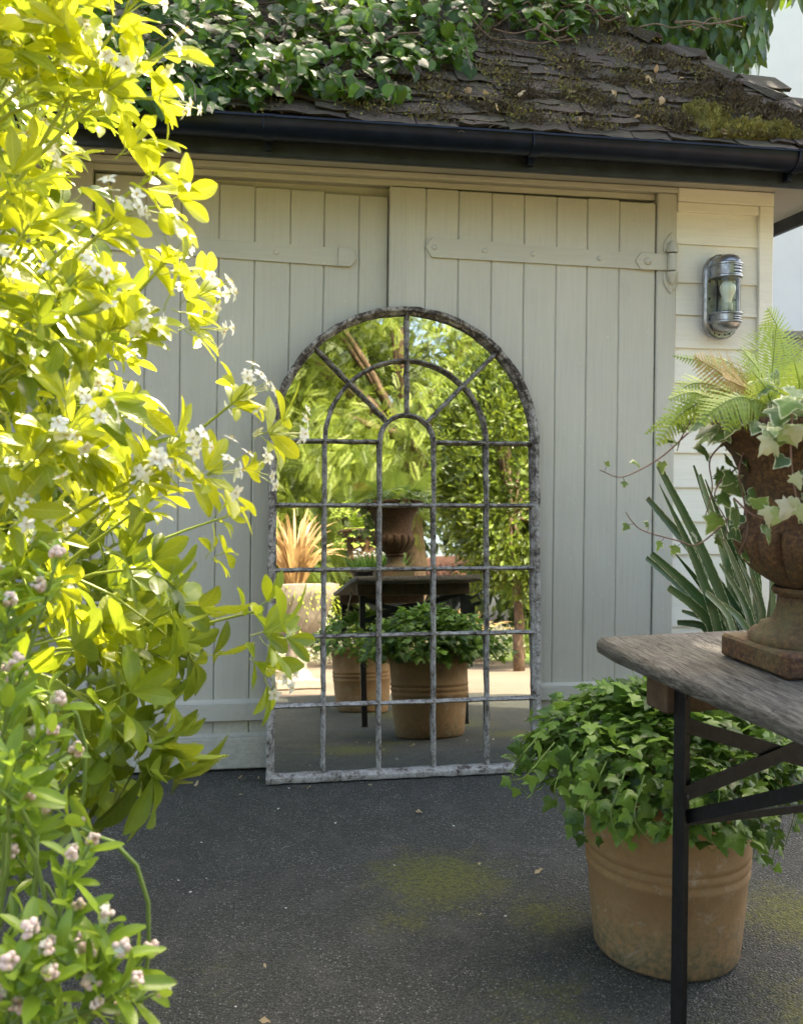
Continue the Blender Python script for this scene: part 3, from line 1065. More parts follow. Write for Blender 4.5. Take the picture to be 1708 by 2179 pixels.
SH = [shingle_mesh(k) for k in range(8)]
cnt = 0
for row in range(15):
    d = -.035 + row * .049
    x = -.55 + (row % 2) * .08 + rng.uniform(-.03, .03)
    while x < XR - max(0, d) * .71 - .05:
        w_ = rng.uniform(.7, 1.6)
        x += .0825 * w_
        yy = YR + d * su[1]
        p = np.array([x, yy, roof_z(yy)]) + sn * (.006 + rng.uniform(0, .012)) + su * rng.normal(0, .012)
        tilt = rng.normal(-.07, .04)
        dirv = unit(su + sn * tilt)
        sx = unit(np.array([1, rng.normal(0, .03), rng.normal(0, .03)]))
        nn = unit(np.cross(sx, dirv))
        Mx = np.eye(4)
        Mx[:3, 0], Mx[:3, 1], Mx[:3, 2], Mx[:3, 3] = sx * w_ * .97, dirv, nn * rng.uniform(.6, 1.5), p
        o = bpy.data.objects.new('shingle', SH[rng.integers(8)])
        COL.objects.link(o)
        o.parent = ROOF
        o.matrix_local = Matrix(Mx.tolist())
        x += .0825 * w_
        cnt += 1
# hip cap stones along the right-hand ridge
for k in range(15):
    s_ = .04 + k * .115
    p = np.array([XR - s_, YR + s_, ZR + s_ * PITCH + .02])
    b = MB()
    hd = unit((-1, 1, PITCH))
    sd = unit(np.cross(hd, (0, 0, 1)))
    nn = np.cross(sd, hd)
    rings = []
    for t in (-.02, .135):
        lift = .012 if t < 0 else 0
        rings.append([p + hd * t + sd * u + nn * (v + lift) + rng.normal(0, .008, 3) for u, v in ((-.07, -.040), (-.04, -.010), (0, .008), (.04, -.010), (.07, -.040), (.04, -.03), (0, -.012), (-.04, -.03))])
    b.loft(rings).build('hip_tile', MT['tile'], ROOF)


# moss on the roof: cushions of tiny blades and crumbs
def moss_cushion(c, rx, ry, h, n, mat, name):
    mv = []
    for k in range(4):
        V = [(0.0, 0, 0), (.25, .35, .1), (0, 1, 0), (-.25, .35, .1)]
        mv.append((np.array(V), [4], [0, 1, 2, 3], dict(tint=[.5] * 4, vx=[0] * 4, vt=[0] * 4)))
    its = []
    c = np.asarray(c, float)
    for i in range(n):
        a, q = rng.uniform(0, 2 * math.pi), math.sqrt(rng.uniform(0, 1))
        e = 1 + .25 * math.sin(3 * a + c[0] * 9)
        hh = h * (1 - q ** 2) * (.75 + .5 * math.sin(7 * q * math.cos(a) + 3) ** 2)
        p = c + np.array([1, 0, 0]) * rx * q * e * math.cos(a) + su * ry * q * e * math.sin(a) + sn * (hh * rng.uniform(.55, 1.05))
        dv = unit(sn * 1.0 + rnd_dir() * .8 + np.array([0, -.2, .3]))
        its.append((frame(p, dv, rnd_dir(), rng.uniform(.007, .016)), int(rng.integers(4))))
    # body under the blades
    b = MB()
    rings = []
    for j, q in enumerate((1.0, .8, .55, .28, .04)):
        ring = []
        for k in range(20):
            a = 2 * math.pi * k / 20
            e = 1 + .25 * math.sin(3 * a + c[0] * 9)
            ring.append(c + np.array([1, 0, 0]) * rx * q * e * math.cos(a) + su * ry * q * e * math.sin(a) + sn * (h * (1 - q ** 2) * .8 * (1 + rng.normal(0, .12)) - .004))
        rings.append(ring)
    b.loft(rings)
    body = b.build(name, mat, ROOF, smooth=True)
    stuff(joined('moss_blades', mv, its, mat, body))


def on_roof(px, py):
    d = ray(px, py)
    t = (ZR - YR * PITCH + PITCH * CAM[1] - CAM[2]) / (d[2] - PITCH * d[1])
    return CAM + d * t


for (px, py, rx, ry, h_, n, mt) in ((1505, 262, .085, .11, .055, 2600, 'moss'), (1590, 285, .12, .05, .045, 1900, 'moss'), (1655, 285, .10, .05, .04, 1400, 'moss'), (1560, 230, .06, .05, .05, 900, 'moss_dry'),
                                    (1640, 250, .07, .05, .05, 900, 'moss_dry'), (1440, 272, .08, .05, .03, 900, 'moss_dry'), (1690, 268, .08, .05, .05, 700, 'moss_dry'), (1480, 200, .10, .06, .03, 900, 'moss_dry'),
                                    (1370, 255, .10, .04, .022, 800, 'moss_dry'), (1250, 215, .12, .05, .02, 900, 'moss_dry'), (1120, 205, .10, .05, .02, 700, 'moss_dry'), (1050, 235, .10, .04, .018, 500, 'moss_dry'),
                                    (1330, 180, .10, .05, .02, 700, 'moss_dry'), (1560, 205, .05, .05, .045, 500, 'moss_dry'),
                                    (1600, 238, .06, .04, .05, 700, 'moss_dry'), (1660, 262, .05, .04, .05, 600, 'moss_dry'), (1520, 185, .06, .05, .04, 600, 'moss_dry'), (1450, 150, .07, .06, .03, 500, 'moss_dry'), (1400, 120, .08, .05, .03, 500, 'moss_dry')):
    moss_cushion(on_roof(px, py) + sn * .012, rx, ry, h_, n, MT[mt], 'moss_cushion')
# thin moss and litter all over the right-hand tiles
mv = [(np.array([(0.0, 0, 0), (.25, .35, .1), (0, 1, 0), (-.25, .35, .1)]), [4], [0, 1, 2, 3], dict(tint=[.5] * 4, vx=[0] * 4, vt=[0] * 4))]
for mt, cnt_, z0 in (('moss_dry', 10000, 0), ('moss', 4500, 1)):
    its = []
    while len(its) < cnt_:
        px, py = rng.uniform(480, 1708), rng.uniform(20, 305)
        if py < 45 + max(0, px - 1330) * .62 or (px < 1050 and rng.uniform() > (px - 480) / 570 * .8):
            continue
        if py > 268 + (px - 1000) * .05:
            continue
        p = on_roof(px, py)
        if math.sin(p[0] * 23 + z0) + math.sin(p[1] * 31 + p[0] * 11) + rng.normal(0, .7) < .35:
            continue
        its.append((frame(p + sn * rng.uniform(.012, .036), unit(sn + rnd_dir() * 1.1), rnd_dir(), rng.uniform(.007, .018)), 0))
    stuff(joined('moss_litter', mv, its, MT[mt], ROOF, smooth=False))
# dry stalks and fallen leaves on the roof
b = MB()
for i in range(170):
    px, py = rng.uniform(980, 1650), rng.uniform(120, 290)
    if py < 60 + max(0, (px - 1350)) * .62:
        continue
    p = on_roof(px, py) + sn * .02
    d_ = unit(np.array([rng.normal(), 0, 0]) + su * rng.normal(0, .6) + sn * rng.uniform(0, .5))
    l_ = rng.uniform(.02, .09)
    b.tube([p, p + d_ * l_ * .5 + sn * .006, p + d_ * l_], .0009, 3, False)
stuff(b.build('dry_stalks', MT['twig'], ROOF))
dv = [leaf_blade(lambda t: .30 * math.sin(math.pi * min(1, t * .96 + .03)) ** .8, 5, .5, rng.uniform(-.5, .8), tint=rng.uniform(.1, .9), wave=.5) for k in range(6)]
its = []
for (px, py, s_) in ((1370, 178, .045), (1352, 172, .035), (1455, 178, .04), (1395, 165, .03), (1210, 207, .04), (1230, 262, .035), (1405, 235, .04), (1380, 243, .04), (1310, 215, .03), (1495, 275, .03), (1535, 290, .045), (1105, 215, .035), (1030, 205, .04), (1160, 150, .03), (1290, 150, .03), (1200, 150, .04), (1060, 250, .03), (1350, 262, .03), (960, 215, .05), (1000, 200, .045)):
    p = on_roof(px, py) + sn * rng.uniform(.02, .035)
    its.append((frame(p, unit(rnd_dir() + np.array([0, -.3, 0])), sn + rnd_dir() * .5, s_), int(rng.integers(6))))
foliage(ROOF, 'fallen_leaf', dv, its, MT['dry_leaf'], (0, 0, 0), 40)


# ------------------------------------------------------------------ arched mirror leaning on the doors
MIR = thing('arched_mirror', 'tall arched window mirror with flaking grey glazing bars leaning on the doors', 'mirror', (.5325, -.1155, .004))
MIR.rotation_euler = (-R(3.2), 0, R(1.0))
HW, VS = .4865, 1.170
UB = [-.292, -.0973, .0973, .292]
VB = [.255, .490, .720, .945]


def bar(P, wd_, dp, n_side=None, closed=False, sect=None):
    """bar with a rounded section along P (points u, v); stands out towards -y"""
    P = [np.array(p, float) for p in P]
    sec = sect or [(-.5, .25), (-.5, -.15), (-.36, -.55), (-.16, -.85), (0, -1), (.16, -.85), (.36, -.55), (.5, -.15), (.5, .25)]
    rings = []
    for i, p in enumerate(P):
        t = unit(P[min(i + 1, len(P) - 1)] - P[max(i - 1, 0)])
        nrm = np.array([-t[1], t[0]])
        j = 1 + rng.normal(0, .05)
        off = rng.normal(0, .0006)
        rings.append([(p[0] + nrm[0] * (s_ * wd_ * j + off), y * dp * j, p[1] + nrm[1] * (s_ * wd_ * j + off)) for s_, y in sec])
    return MB().loft(rings)


def seg(a, b, n=14):
    return [np.array(a) + (np.array(b) - np.array(a)) * t for t in np.linspace(0, 1, n)]


def arc(r, a0, a1, n=40, vc=VS):
    return [(r * math.cos(t), vc + r * math.sin(t)) for t in np.linspace(a0, a1, n)]


outer = [(-.5, .55), (-.5, -.75), (-.40, -1), (.05, -1), (.22, -.72), (.34, -.45), (.5, -.35), (.5, .55)]
fw_ = .028
bar(seg((-HW + fw_ / 2, .018), (-HW + fw_ / 2, VS), 30)[::-1] + [], fw_, .026, sect=outer).build('frame_stile', MT['frame'], MIR, auto=50)
bar(seg((HW - fw_ / 2, .018), (HW - fw_ / 2, VS), 30), fw_, .026, sect=outer[::1]).build('frame_stile', MT['frame'], MIR, auto=50)
bar([(p[0], p[1]) for p in arc(HW - fw_ / 2, 0, math.pi, 60)], fw_, .026, sect=outer).build('frame_arch', MT['frame'], MIR, auto=50)
bar(seg((-HW, .014), (HW, .014), 30), .028, .030, sect=[(-.5, .55), (-.5, -.9), (-.35, -1), (.15, -1), (.5, -.55), (.5, .55)]).build('frame_sill', MT['frame'], MIR, auto=50)
BW, BD = .0158, .0195
for v in VB:
    for a, b in zip([-HW + fw_ * .6] + UB, UB + [HW - fw_ * .6]):
        bar(seg((a, v), (b, v), 9), BW, BD).build('glazing_bar', MT['frame'], MIR, auto=50)
for a, b in ((-HW + fw_ * .6, UB[0]), (UB[0], UB[1]), (UB[2], UB[3]), (UB[3], HW - fw_ * .6)):
    bar(seg((a, VS), (b, VS), 9), BW, BD).build('glazing_bar', MT['frame'], MIR, auto=50)
for u in UB:
    for a, b in zip([.03] + VB, VB + [VS]):
        bar(seg((u, a), (u, b), 9), BW * 1.03, BD * 1.06).build('glazing_bar', MT['frame'], MIR, auto=50)
for r_ in (.292, .0973):
    bar(arc(r_, 0, math.pi, 44 if r_ > .2 else 26), BW, BD).build('arched_bar', MT['frame'], MIR, auto=50)
for a in (R(45), R(90), R(135)):
    c, s_ = math.cos(a), math.sin(a)
    for r0, r1 in ((.0973, .292), (.292, HW - fw_ * .6)):
        bar(seg((r0 * c, VS + r0 * s_), (r1 * c, VS + r1 * s_), 8), BW, BD * 1.04).build('radial_bar', MT['frame'], MIR, auto=50)

# each pane is bedded a little off the plane of the frame
PT_L, PT_Y = R(2.2), R(1.7)


def pane(poly):
    c = np.mean(np.array(poly), axis=0)
    tl, ty = PT_L + rng.normal(0, R(.035)), PT_Y + rng.normal(0, R(.035))
    V = [(u, .0035 + (v - c[1]) * math.tan(tl) * .5 * 2 + (u - c[0]) * math.tan(ty), v) for u, v in poly]
    n = len(V)
    V = V + [(x, y + .003, z) for x, y, z in V]
    F = [tuple(range(n)), tuple(range(2 * n - 1, n - 1, -1))] + [(i, n + i, n + (i + 1) % n, (i + 1) % n) for i in range(n)]
    MB().add(V, F).build('mirror_pane', MT['mirror'], MIR)


us = [-HW + .022] + UB + [HW - .022]
vs_ = [.024] + VB + [VS]
for i in range(5):
    for j in range(5):
        if i == 2 and j == 4:
            pane([(us[2], vs_[4]), (us[3], vs_[4]), (us[3], VS)] + arc(.0973, 0, math.pi, 14)[1:-1] + [(us[2], VS)])
        else:
            pane([(us[i], vs_[j]), (us[i + 1], vs_[j]), (us[i + 1], vs_[j + 1]), (us[i], vs_[j + 1])])
for r0, r1 in ((.0973, .292), (.292, HW - .022)):
    for k in range(4):
        a0, a1 = k * math.pi / 4, (k + 1) * math.pi / 4
        pane(arc(r1, a0, a1, 12) + arc(r0, a1, a0, 8))
# dark timber back board
bk = [(-HW + .012, .006), (HW - .012, .006), (HW - .012, VS)] + arc(HW - .012, 0, math.pi, 40)[1:-1] + [(-HW + .012, VS)]
MB().prism(bk, .0175, .023).build('back_board', MT['dark_gap'], MIR)

# ------------------------------------------------------------------ wall lamp
LAMP = thing('wall_lamp', 'galvanised bulkhead lamp with clear glass and white bulb on cream boards', 'lamp', (1.728, -.020, 1.737))


def stadium(w_, h_, n=10):
    r_ = w_ / 2
    return [(r_ * math.cos(t), h_ / 2 - r_ + r_ * math.sin(t)) for t in np.linspace(0, math.pi, n)] + [(r_ * math.cos(t), -h_ / 2 + r_ + r_ * math.sin(t)) for t in np.linspace(math.pi, 2 * math.pi, n)]


b = MB()
b.loft([[(x, 0.0, z) for x, z in stadium(.138, .322, 14)], [(x, -.020, z) for x, z in stadium(.138, .322, 14)], [(x, -.027, z) for x, z in stadium(.126, .310, 14)], [(x, -.0275, z) for x, z in stadium(.112, .296, 14)], [(x, -.024, z) for x, z in stadium(.108, .292, 14)]])
b.build('backplate', MT['galv'], LAMP, auto=35)


def dring(r_, yc, n=18, back=-.0245):
    pts = [(r_ * math.cos(t), yc + r_ * math.sin(t)) for t in np.linspace(0, -math.pi, n)]
    return [(r_, back)] + pts + [(-r_, back)]


YCN = -.066
for nm, sgn, zc in (('upper_cap', 1, .062), ('lower_cap', -1, -.066)):
    prof = [(.0525, 0.0), (.0545, .002), (.0545, .007), (.0505, .010), (.0505, .046), (.0535, .049), (.0535, .054), (.047, .058), (.044, .070), (.036, .080), (.022, .086), (.006, .088)]
    if sgn < 0:
        prof = [(.0525, 0.0), (.0545, .002), (.0545, .006), (.0505, .009), (.0505, .030), (.0535, .033), (.0535, .037), (.047, .041), (.044, .052), (.036, .062), (.022, .068), (.006, .070)]
    rings = [[(x, y, zc + sgn * z) for x, y in dring(r_, YCN)] for r_, z in prof]
    cp = MB().loft(rings).build(nm, MT['galv'], LAMP, auto=35)
    for k in range(3):
        zz = zc + sgn * ((.017 if sgn > 0 else .012) + k * (.0115 if sgn > 0 else .0085))
        sl_ = MB()
        ra = []
        for rr in (.0502, .0509):
            ra.append([(rr * math.cos(t), YCN + rr * math.sin(t)) for t in np.linspace(R(-95), R(-38), 8)])
        h_ = .0026 if sgn > 0 else .0021
        V = [(x, y, zz - h_) for x, y in ra[1]] + [(x, y, zz + h_) for x, y in ra[1]] + [(x, y, zz - h_) for x, y in ra[0]] + [(x, y, zz + h_) for x, y in ra[0]]
        F = [(i, i + 1, i + 9, i + 8) for i in range(7)] + [(16 + i, i + 16 + 1, i + 1, i) for i in range(7)] + [(8 + i, 9 + i, 25 + i, 24 + i) for i in range(7)]
        sl_.add(V, F).build('vent_slot', MT['dark_gap'], cp)  # dark strip proud of the cap, its colour standing in for recess shade
    MB().tube([(-.012, -.027, zc + sgn * (.090 if sgn > 0 else .078)), (-.012, -.030, zc + sgn * (.090 if sgn > 0 else .078))], .004, 8).build('screw', MT['steel'], LAMP)
for x_, z_ in ((-.052, .055), (-.052, -.01), (-.052, -.085), (.012, -.144), (.030, -.14), (-.030, -.14), (.052, -.01)):
    MB().dome((x_, -.0265, z_), .0042, .003, n=8, m_=2).build('screw', MT['steel'], LAMP, smooth=True)
MB().lathe([(.0455, -.068), (.0455, .064)], 36, (0, YCN, 0)).build('glass_cylinder', MT['glass'], LAMP, smooth=True)
MB().lathe([(.0005, -.058), (.017, -.058), (.019, -.048), (.019, -.034), (.016, -.030)], 18, (0, YCN, 0)).build('lamp_socket', MT['bakelite'], LAMP, auto=40)
bp = [(.0135, -.032), (.0140, -.022), (.017, -.010), (.0235, .004), (.0285, .018), (.0295, .028), (.0270, .040), (.0195, .050), (.0095, .0555), (.0006, .0567)]
MB().lathe(bp, 24, (0, YCN, -.004)).build('bulb', MT['bulb'], LAMP, smooth=True)

# ------------------------------------------------------------------ long table
TB = thing('garden_table', 'long weathered plank table on dark folding steel legs', 'table', (.652, -1.603, 0))
TB.rotation_euler = (0, 0, R(7.5))
TL, TW, TZ = 2.25, .66, .780
for k, (a, b) in enumerate(((0, .331), (.3325, TW))):
    n = 24
    rings = []
    sec = [(0, -.029), (-.002, -.022), (-.0025, -.013), (0, -.006), (.007, -.0010), (.018, 0)]
    for i in range(n + 1):
        t = i / n
        y = -TL * t
        inset = .0
        if k == 0 and t < .03:
            inset = .012 * (1 - t / .03) ** 2
        ring = []
        wv = rng.normal(0, .0007)
        for u, z in sec:
            ring.append((a + (u if k == 0 else abs(u) * .2) + inset + wv, y, TZ + z))
        for u, z in sec[::-1]:
            ring.append((b - (u if k == 1 else abs(u) * .2) + wv, y, TZ + z))
        rings.append(ring)
    # rounded end
    r0 = [(p[0] + (.006 if j < 6 else -.004), p[1] + .004, TZ - .017 + (p[2] - TZ + .017) * .55) for j, p in enumerate(rings[0])]
    MB().loft([r0] + rings).build('plank', MT['oak'], TB, auto=45)
for fi, yf in enumerate((-.185, -1.95)):
    MB().box(.030, TW - .03, yf - .030, yf + .035, TZ - .094, TZ - .0345, .004).build('cross_batten', MT['batten'], TB)
    g = -1 if fi == 0 else 1
    for x_, sx in ((.046, 1), (TW - .046, -1)):
        lg = MB()
        lg.box(min(x_, x_ + sx * .0035), max(x_, x_ + sx * .0035), yf - .066, yf - .0325, .006, TZ - .036)
        lg.box(min(x_ + sx * .0037, x_ + sx * .030), max(x_ + sx * .0037, x_ + sx * .030), yf - .0365, yf - .0325, .006, TZ - .036)
        lo = lg.build('leg', MT['steel'], TB)
        MB().box(x_ - .003 if sx > 0 else x_ - .032, x_ + .032 if sx > 0 else x_ + .003, yf - .068, yf - .030, 0, .0058).build('foot', MT['steel'], lo)

    def flat_bar(p0, p1, w_, t_, nm):
        p0, p1 = np.array(p0), np.array(p1)
        d_ = unit(p1 - p0)
        side = unit(np.cross(d_, (0, 1, 0))) if abs(d_[1]) < .5 else unit(np.cross(d_, (1, 0, 0)))
        oth = np.cross(d_, side)
        rg = [[p + side * a * w_ / 2 + oth * c * t_ / 2 for a, c in ((-1, -1), (1, -1), (1, 1), (-1, 1))] for p in (p0, p1)]
        MB().loft(rg).build(nm, MT['steel'], TB)

    for x_ in (.058, TW - .058):
        for z_ in (TZ - .060, .548, .505):
            MB().dome((x_, yf - .0325 - .0345, z_) if False else (x_, yf - .050, z_), .007, .006, n=8, m_=2).build('bolt', MT['steel'], TB, smooth=True)
    for x_ in (.05, .15, .28, .38, .50, .61):
        MB().dome((x_, yf + rng.normal(0, .008), TZ - .0005), .004, .0012, axis='z', n=8, m_=2).build('nail', MT['steel'], TB, smooth=True)
    yb = yf - .040
    flat_bar((.052, yb, .672), (TW - .078, yb, .500), .026, .004, 'brace')
    flat_bar((.052, yb - .006, .548), (TW - .078, yb - .006, .690), .026, .004, 'brace')
    flat_bar((.048, yb - .012, .505), (TW - .074, yb - .012, .505), .013, .006, 'stretcher')
    for x_ in (.064, TW - .084):
        flat_bar((x_, yf - .05, .512), (x_ + .02, yf + g * .50, TZ - .040), .022, .005, 'stay')

# ------------------------------------------------------------------ cast iron urn
URN_P = (.930, -1.875, TZ + .002)


def build_urn(label, loc, mat):
    u = thing('urn', label, 'urn', loc, 'rusty urns on the table')
    MB().box(-.098, .098, -.098, .098, 0, .040, .005).build('plinth', mat, u)
    prof = [(.090, .0405), (.091, .050), (.084, .058), (.074, .062), (.070, .070), (.058, .074), (.050, .082), (.045, .095), (.042, .118), (.050, .122), (.053, .128), (.050, .134)]
    MB().lathe(prof, 40).build('foot', mat, u, auto=50)
    nb = 16
    bprof = [(.040, .134), (.062, .146), (.088, .164), (.108, .188), (.117, .212), (.112, .228), (.104, .234)]
    def mod(j, th):
        q = [.0, .4, .8, 1, 1, .8, .1][j]
        return 1 + .15 * q * (abs(math.cos(th * nb / 2)) ** .5 - .92)
    MB().lathe(bprof, nb * 10, mod=mod).build('fluted_bowl', mat, u, auto=60)
    nk = [(.104, .2335), (.100, .240), (.099, .250), (.098, .270), (.101, .300), (.108, .330), (.120, .358), (.137, .380), (.150, .390), (.158, .394), (.1605, .402), (.1595, .416), (.1540, .420), (.146, .418), (.138, .405), (.120, .385), (.01, .383)]
    MB().lathe(nk, 64).build('flared_neck', mat, u, auto=50)
    MB().lathe([(.137, .401), (.07, .408), (.001, .412)], 24).build('soil', MT['compost'], u, smooth=True)
    # egg-shaped ornament round the rim
    for k in range(30):
        a = 2 * math.pi * k / 30
        e = MB().dome((0, 0, 0), .0085, .005, n=8, m_=2)
        e.V = [(x * math.cos(a + math.pi / 2) - (y - .1585) * -math.sin(a + math.pi / 2) * -1, 0, z) for x, y, z in e.V] if False else [((.1585 - y) * math.cos(a) - x * math.sin(a), (.1585 - y) * math.sin(a) + x * math.cos(a), .4085 + z * .75) for x, y, z in e.V]
        e.build('rim_ornament', mat, u, smooth=True)
    return u


URN = build_urn('rusty cast iron urn with fluted bowl near the front end of the table', URN_P, MT['rust'])
URN.rotation_euler = (0, 0, R(4))

# ------------------------------------------------------------------ terracotta pot
POT_P = (.952, -1.30, 0.0)


def build_pot(label, loc):
    p_ = thing('terracotta_pot', label, 'pot', loc, 'terracotta ivy pots')
    pr = [(.150, 0), (.158, .004), (.164, .012), (.168, .05), (.175, .12), (.180, .190), (.1845, .196), (.1845, .204), (.1815, .209), (.1825, .216), (.1865, .221), (.1865, .230), (.1828, .235), (.184, .240), (.187, .244), (.187, .252), (.184, .256), (.186, .30), (.188, .352), (.192, .356), (.193, .364), (.189, .369), (.191, .376), (.197, .382), (.199, .392), (.194, .399), (.184, .399), (.178, .390), (.175, .30)]
    MB().lathe(pr, 72).build('body', MT['terracotta'], p_, auto=40)
    MB().lathe([(.176, .335), (.08, .35), (.001, .352)], 24).build('soil', MT['compost'], p_, smooth=True)
    return p_


POT = build_pot('terracotta pot of trailing ivy in front of the doors', POT_P)


# ------------------------------------------------------------------ leaf shapes
def w_obov(t):          # choisya leaflet: narrow base, widest beyond the middle, blunt tip
    return .188 * (math.sin(math.pi * min(1, (t * .97 + .005)) ** 1.35) ** .75) + .012 * (1 - t)


def w_obl(t):
    return .150 * math.sin(math.pi * min(1, t * .95 + .04) ** 1.2) ** .6 + .01


def w_ovate(t):         # heart-shaped adult ivy leaf
    return .40 * (math.sin(math.pi * min(1, (t * .985 + .012)) ** .62) ** 1.05)


def w_acum(t):
    return .20 * math.sin(math.pi * min(1, t * .985 + .01) ** .8) ** 1.1


IVY5 = [(0, -.02), (.12, -.10), (.26, -.06), (.40, -.13), (.36, .06), (.56, .16), (.60, .34), (.36, .36), (.30, .48), (.24, .64), (.10, .82), (0, 1.0)]
IVY3 = [(0, 0), (.14, -.12), (.34, -.10), (.46, .06), (.50, .28), (.30, .38), (.24, .56), (.12, .80), (0, 1.0)]
LV_CH = [leaf_blade(w_obov, 7, rng.uniform(.10, .50), rng.uniform(-.05, .45), rng.uniform(-.5, .5), tint=t, wave=rng.uniform(0, .10)) for t in np.linspace(.12, .95, 12)]
LV_LOW = [leaf_blade(w_obl, 6, rng.uniform(.1, .5), rng.uniform(-.1, .3), rng.uniform(-.3, .3), tint=t) for t in np.linspace(.1, .95, 9)]
LV_OV = [leaf_blade(w_ovate, 7, rng.uniform(-.15, .35), rng.uniform(0, .4), rng.uniform(-.3, .3), tint=t, wave=rng.uniform(0, .22)) for t in np.linspace(.0, .95, 11)]
LV_AC = [leaf_blade(w_acum, 6, rng.uniform(0, .4), rng.uniform(0, .5), rng.uniform(-.4, .4), tint=t, wave=rng.uniform(0, .15)) for t in np.linspace(.0, .95, 9)]
LV_I5 = [leaf_lobed(IVY5 if k % 3 else IVY3, tint=t, cup=rng.uniform(-.05, .35)) for k, t in enumerate(np.linspace(.02, .95, 12))]


def inside(px, py, poly):
    c = False
    j = len(poly) - 1
    for i in range(len(poly)):
        xi, yi = poly[i]
        xj, yj = poly[j]
        if (yi > py) != (yj > py) and px < (xj - xi) * (py - yi) / (yj - yi) + xi:
            c = not c
        j = i
    return c


# ------------------------------------------------------------------ yellow choisya shrub, left foreground
CH_BASE = np.array([-.85, -1.95, 0.0])
CHO = thing('choisya_shrub', 'yellow leaved flowering shrub filling the left foreground', 'shrub', CH_BASE)
sil = [(-330, -140), (265, -140), (265, 0), (290, 110), (285, 220), (215, 280), (200, 330), (300, 400), (280, 440), (220, 500), (330, 590), (370, 690), (345, 770), (380, 830), (400, 930), (420, 1000), (400, 1060), (400, 1200), (450, 1270), (500, 1350), (450, 1430), (380, 1470), (300, 1540), (335, 1620), (300, 1680), (180, 1720), (60, 1800), (-330, 1900)]
heart = np.array([-.95, -1.80, .75])
young, shaded, old, stems = [], [], [], MB()
flowers = []


def trifoliate(p, d, up, s, lst, young_=True):
    d = unit(d)
    side = unit(np.cross(d, up))
    n_ = np.cross(side, d)
    pet = rng.uniform(.25, .45) * s
    q = p + d * pet
    stems.tube([p, p + d * pet * .5 - n_ * .002, q], .0009, 4, False)
    for a in (0, 1, -1):
        an = a * R(rng.uniform(38, 62))
        dd = unit(d * math.cos(an) + side * math.sin(an) - n_ * rng.uniform(-.15, .35) + rng.normal(0, .07, 3))
        ss = s * (rng.uniform(.92, 1.1) if a == 0 else rng.uniform(.78, .98))
        lst.append((frame(q, dd, n_ + rng.normal(0, .22, 3), ss, rng.uniform(.85, 1.15)), int(rng.integers(12))))


def rosette(p, d, s, nl, lst, flower=0.0):
    """whorl of trifoliate leaves round a shoot tip"""
    d = unit(d)
    a = unit(np.cross(d, (0.1, .2, 1)))
    b = np.cross(d, a)
    th = rng.uniform(0, 6.28)
    for k in range(nl):
        t = th + k * 2.4
        r_ = a * math.cos(t) + b * math.sin(t)
        lean = rng.uniform(.45, 1.15)
        trifoliate(p - d * .012 * k * s / .06, d * .9 + r_ * lean, d - r_ * .35 + np.array([0, 0, .45]), s * rng.uniform(.75, 1.15), lst)
    if rng.uniform() < flower:
        flowers.append((p + d * s * .25, d))


def shoot(px, py, dep, tilt, s, nl, lst, fl):
    p = at(px, py, dep)
    if lst is young and py + rng.normal(0, 110) > 1190:
        lst = shaded  # low shoots get the greener copy, shade painted into the leaf
    s = s * (.86 if lst is not old else 1.0)
    out = unit(unit(p - heart) + np.array(tilt))
    rosette(p, out, s, nl, lst, fl)
    q = p - out * rng.uniform(.16, .26)
    root = q + unit(heart - q + np.array([0, .25, -.35]) + rng.normal(0, .15, 3)) * rng.uniform(.10, .22)
    if rng.uniform() < .45:
        stems.tube([p + out * .004] + bez(p - out * .02, q, root, 6), list(np.linspace(.0020, .0036, 7)), 5, False)


# hand-set outer sprays
for (px, py, dep, tl, s, nl, fl) in (
        (575, 925, 1.50, (.5, -.2, -.1), .085, 3, 1), (505, 850, 1.52, (.3, -.2, .5), .062, 4, 1), (520, 1000, 1.55, (.6, -.2, -.4), .05, 2, 1),
        (590, 1355, 1.50, (.7, -.25, -.1), .085, 4, 0), (545, 1300, 1.58, (.6, -.2, .3), .070, 4, 0), (560, 1420, 1.52, (.4, -.3, -.9), .075, 3, 1),
        (360, 440, 1.30, (.5, -.2, -.7), .082, 4, 0), (330, 370, 1.32, (.4, -.3, 0), .070, 4, 0), (290, 290, 1.28, (.3, -.3, .2), .068, 5, 0),
        (310, 130, 1.30, (.5, -.1, .1), .080, 4, 1), (265, 30, 1.30, (.4, -.2, .6), .075, 4, 1), (330, 210, 1.36, (.4, 0, -.8), .070, 3, 1),
        (400, 640, 1.36, (.6, -.2, .1), .078, 4, 1), (410, 700, 1.42, (.5, 0, -.4), .066, 3, 1), (350, 560, 1.34, (.3, -.3, .5), .062, 4, 1), (415, 610, 1.50, (.6, .1, .3), .06, 3, 0),
        (440, 1010, 1.38, (.6, -.3, 0), .085, 5, 1), (360, 960, 1.34, (.2, -.4, .3), .075, 5, 1), (300, 1010, 1.30, (.2, -.5, .2), .07, 4, 1),
        (150, 900, 1.22, (.1, -.6, .4), .080, 5, 1), (90, 960, 1.20, (.1, -.6, .3), .075, 5, 1), (470, 1180, 1.75, (.6, .1, .2), .055, 4, 0), (480, 1100, 1.80, (.6, .1, .2), .055, 4, 0),
        (240, 700, 1.26, (.2, -.5, -.2), .072, 5, 1), (140, 620, 1.22, (.1, -.5, .2), .075, 4, 1), (230, 480, 1.26, (.3, -.5, .1), .068, 5, 1), (60, 480, 1.22, (.1, -.5, .2), .075, 4, 0)):
    shoot(px, py, dep, tl, s, nl, young, fl)
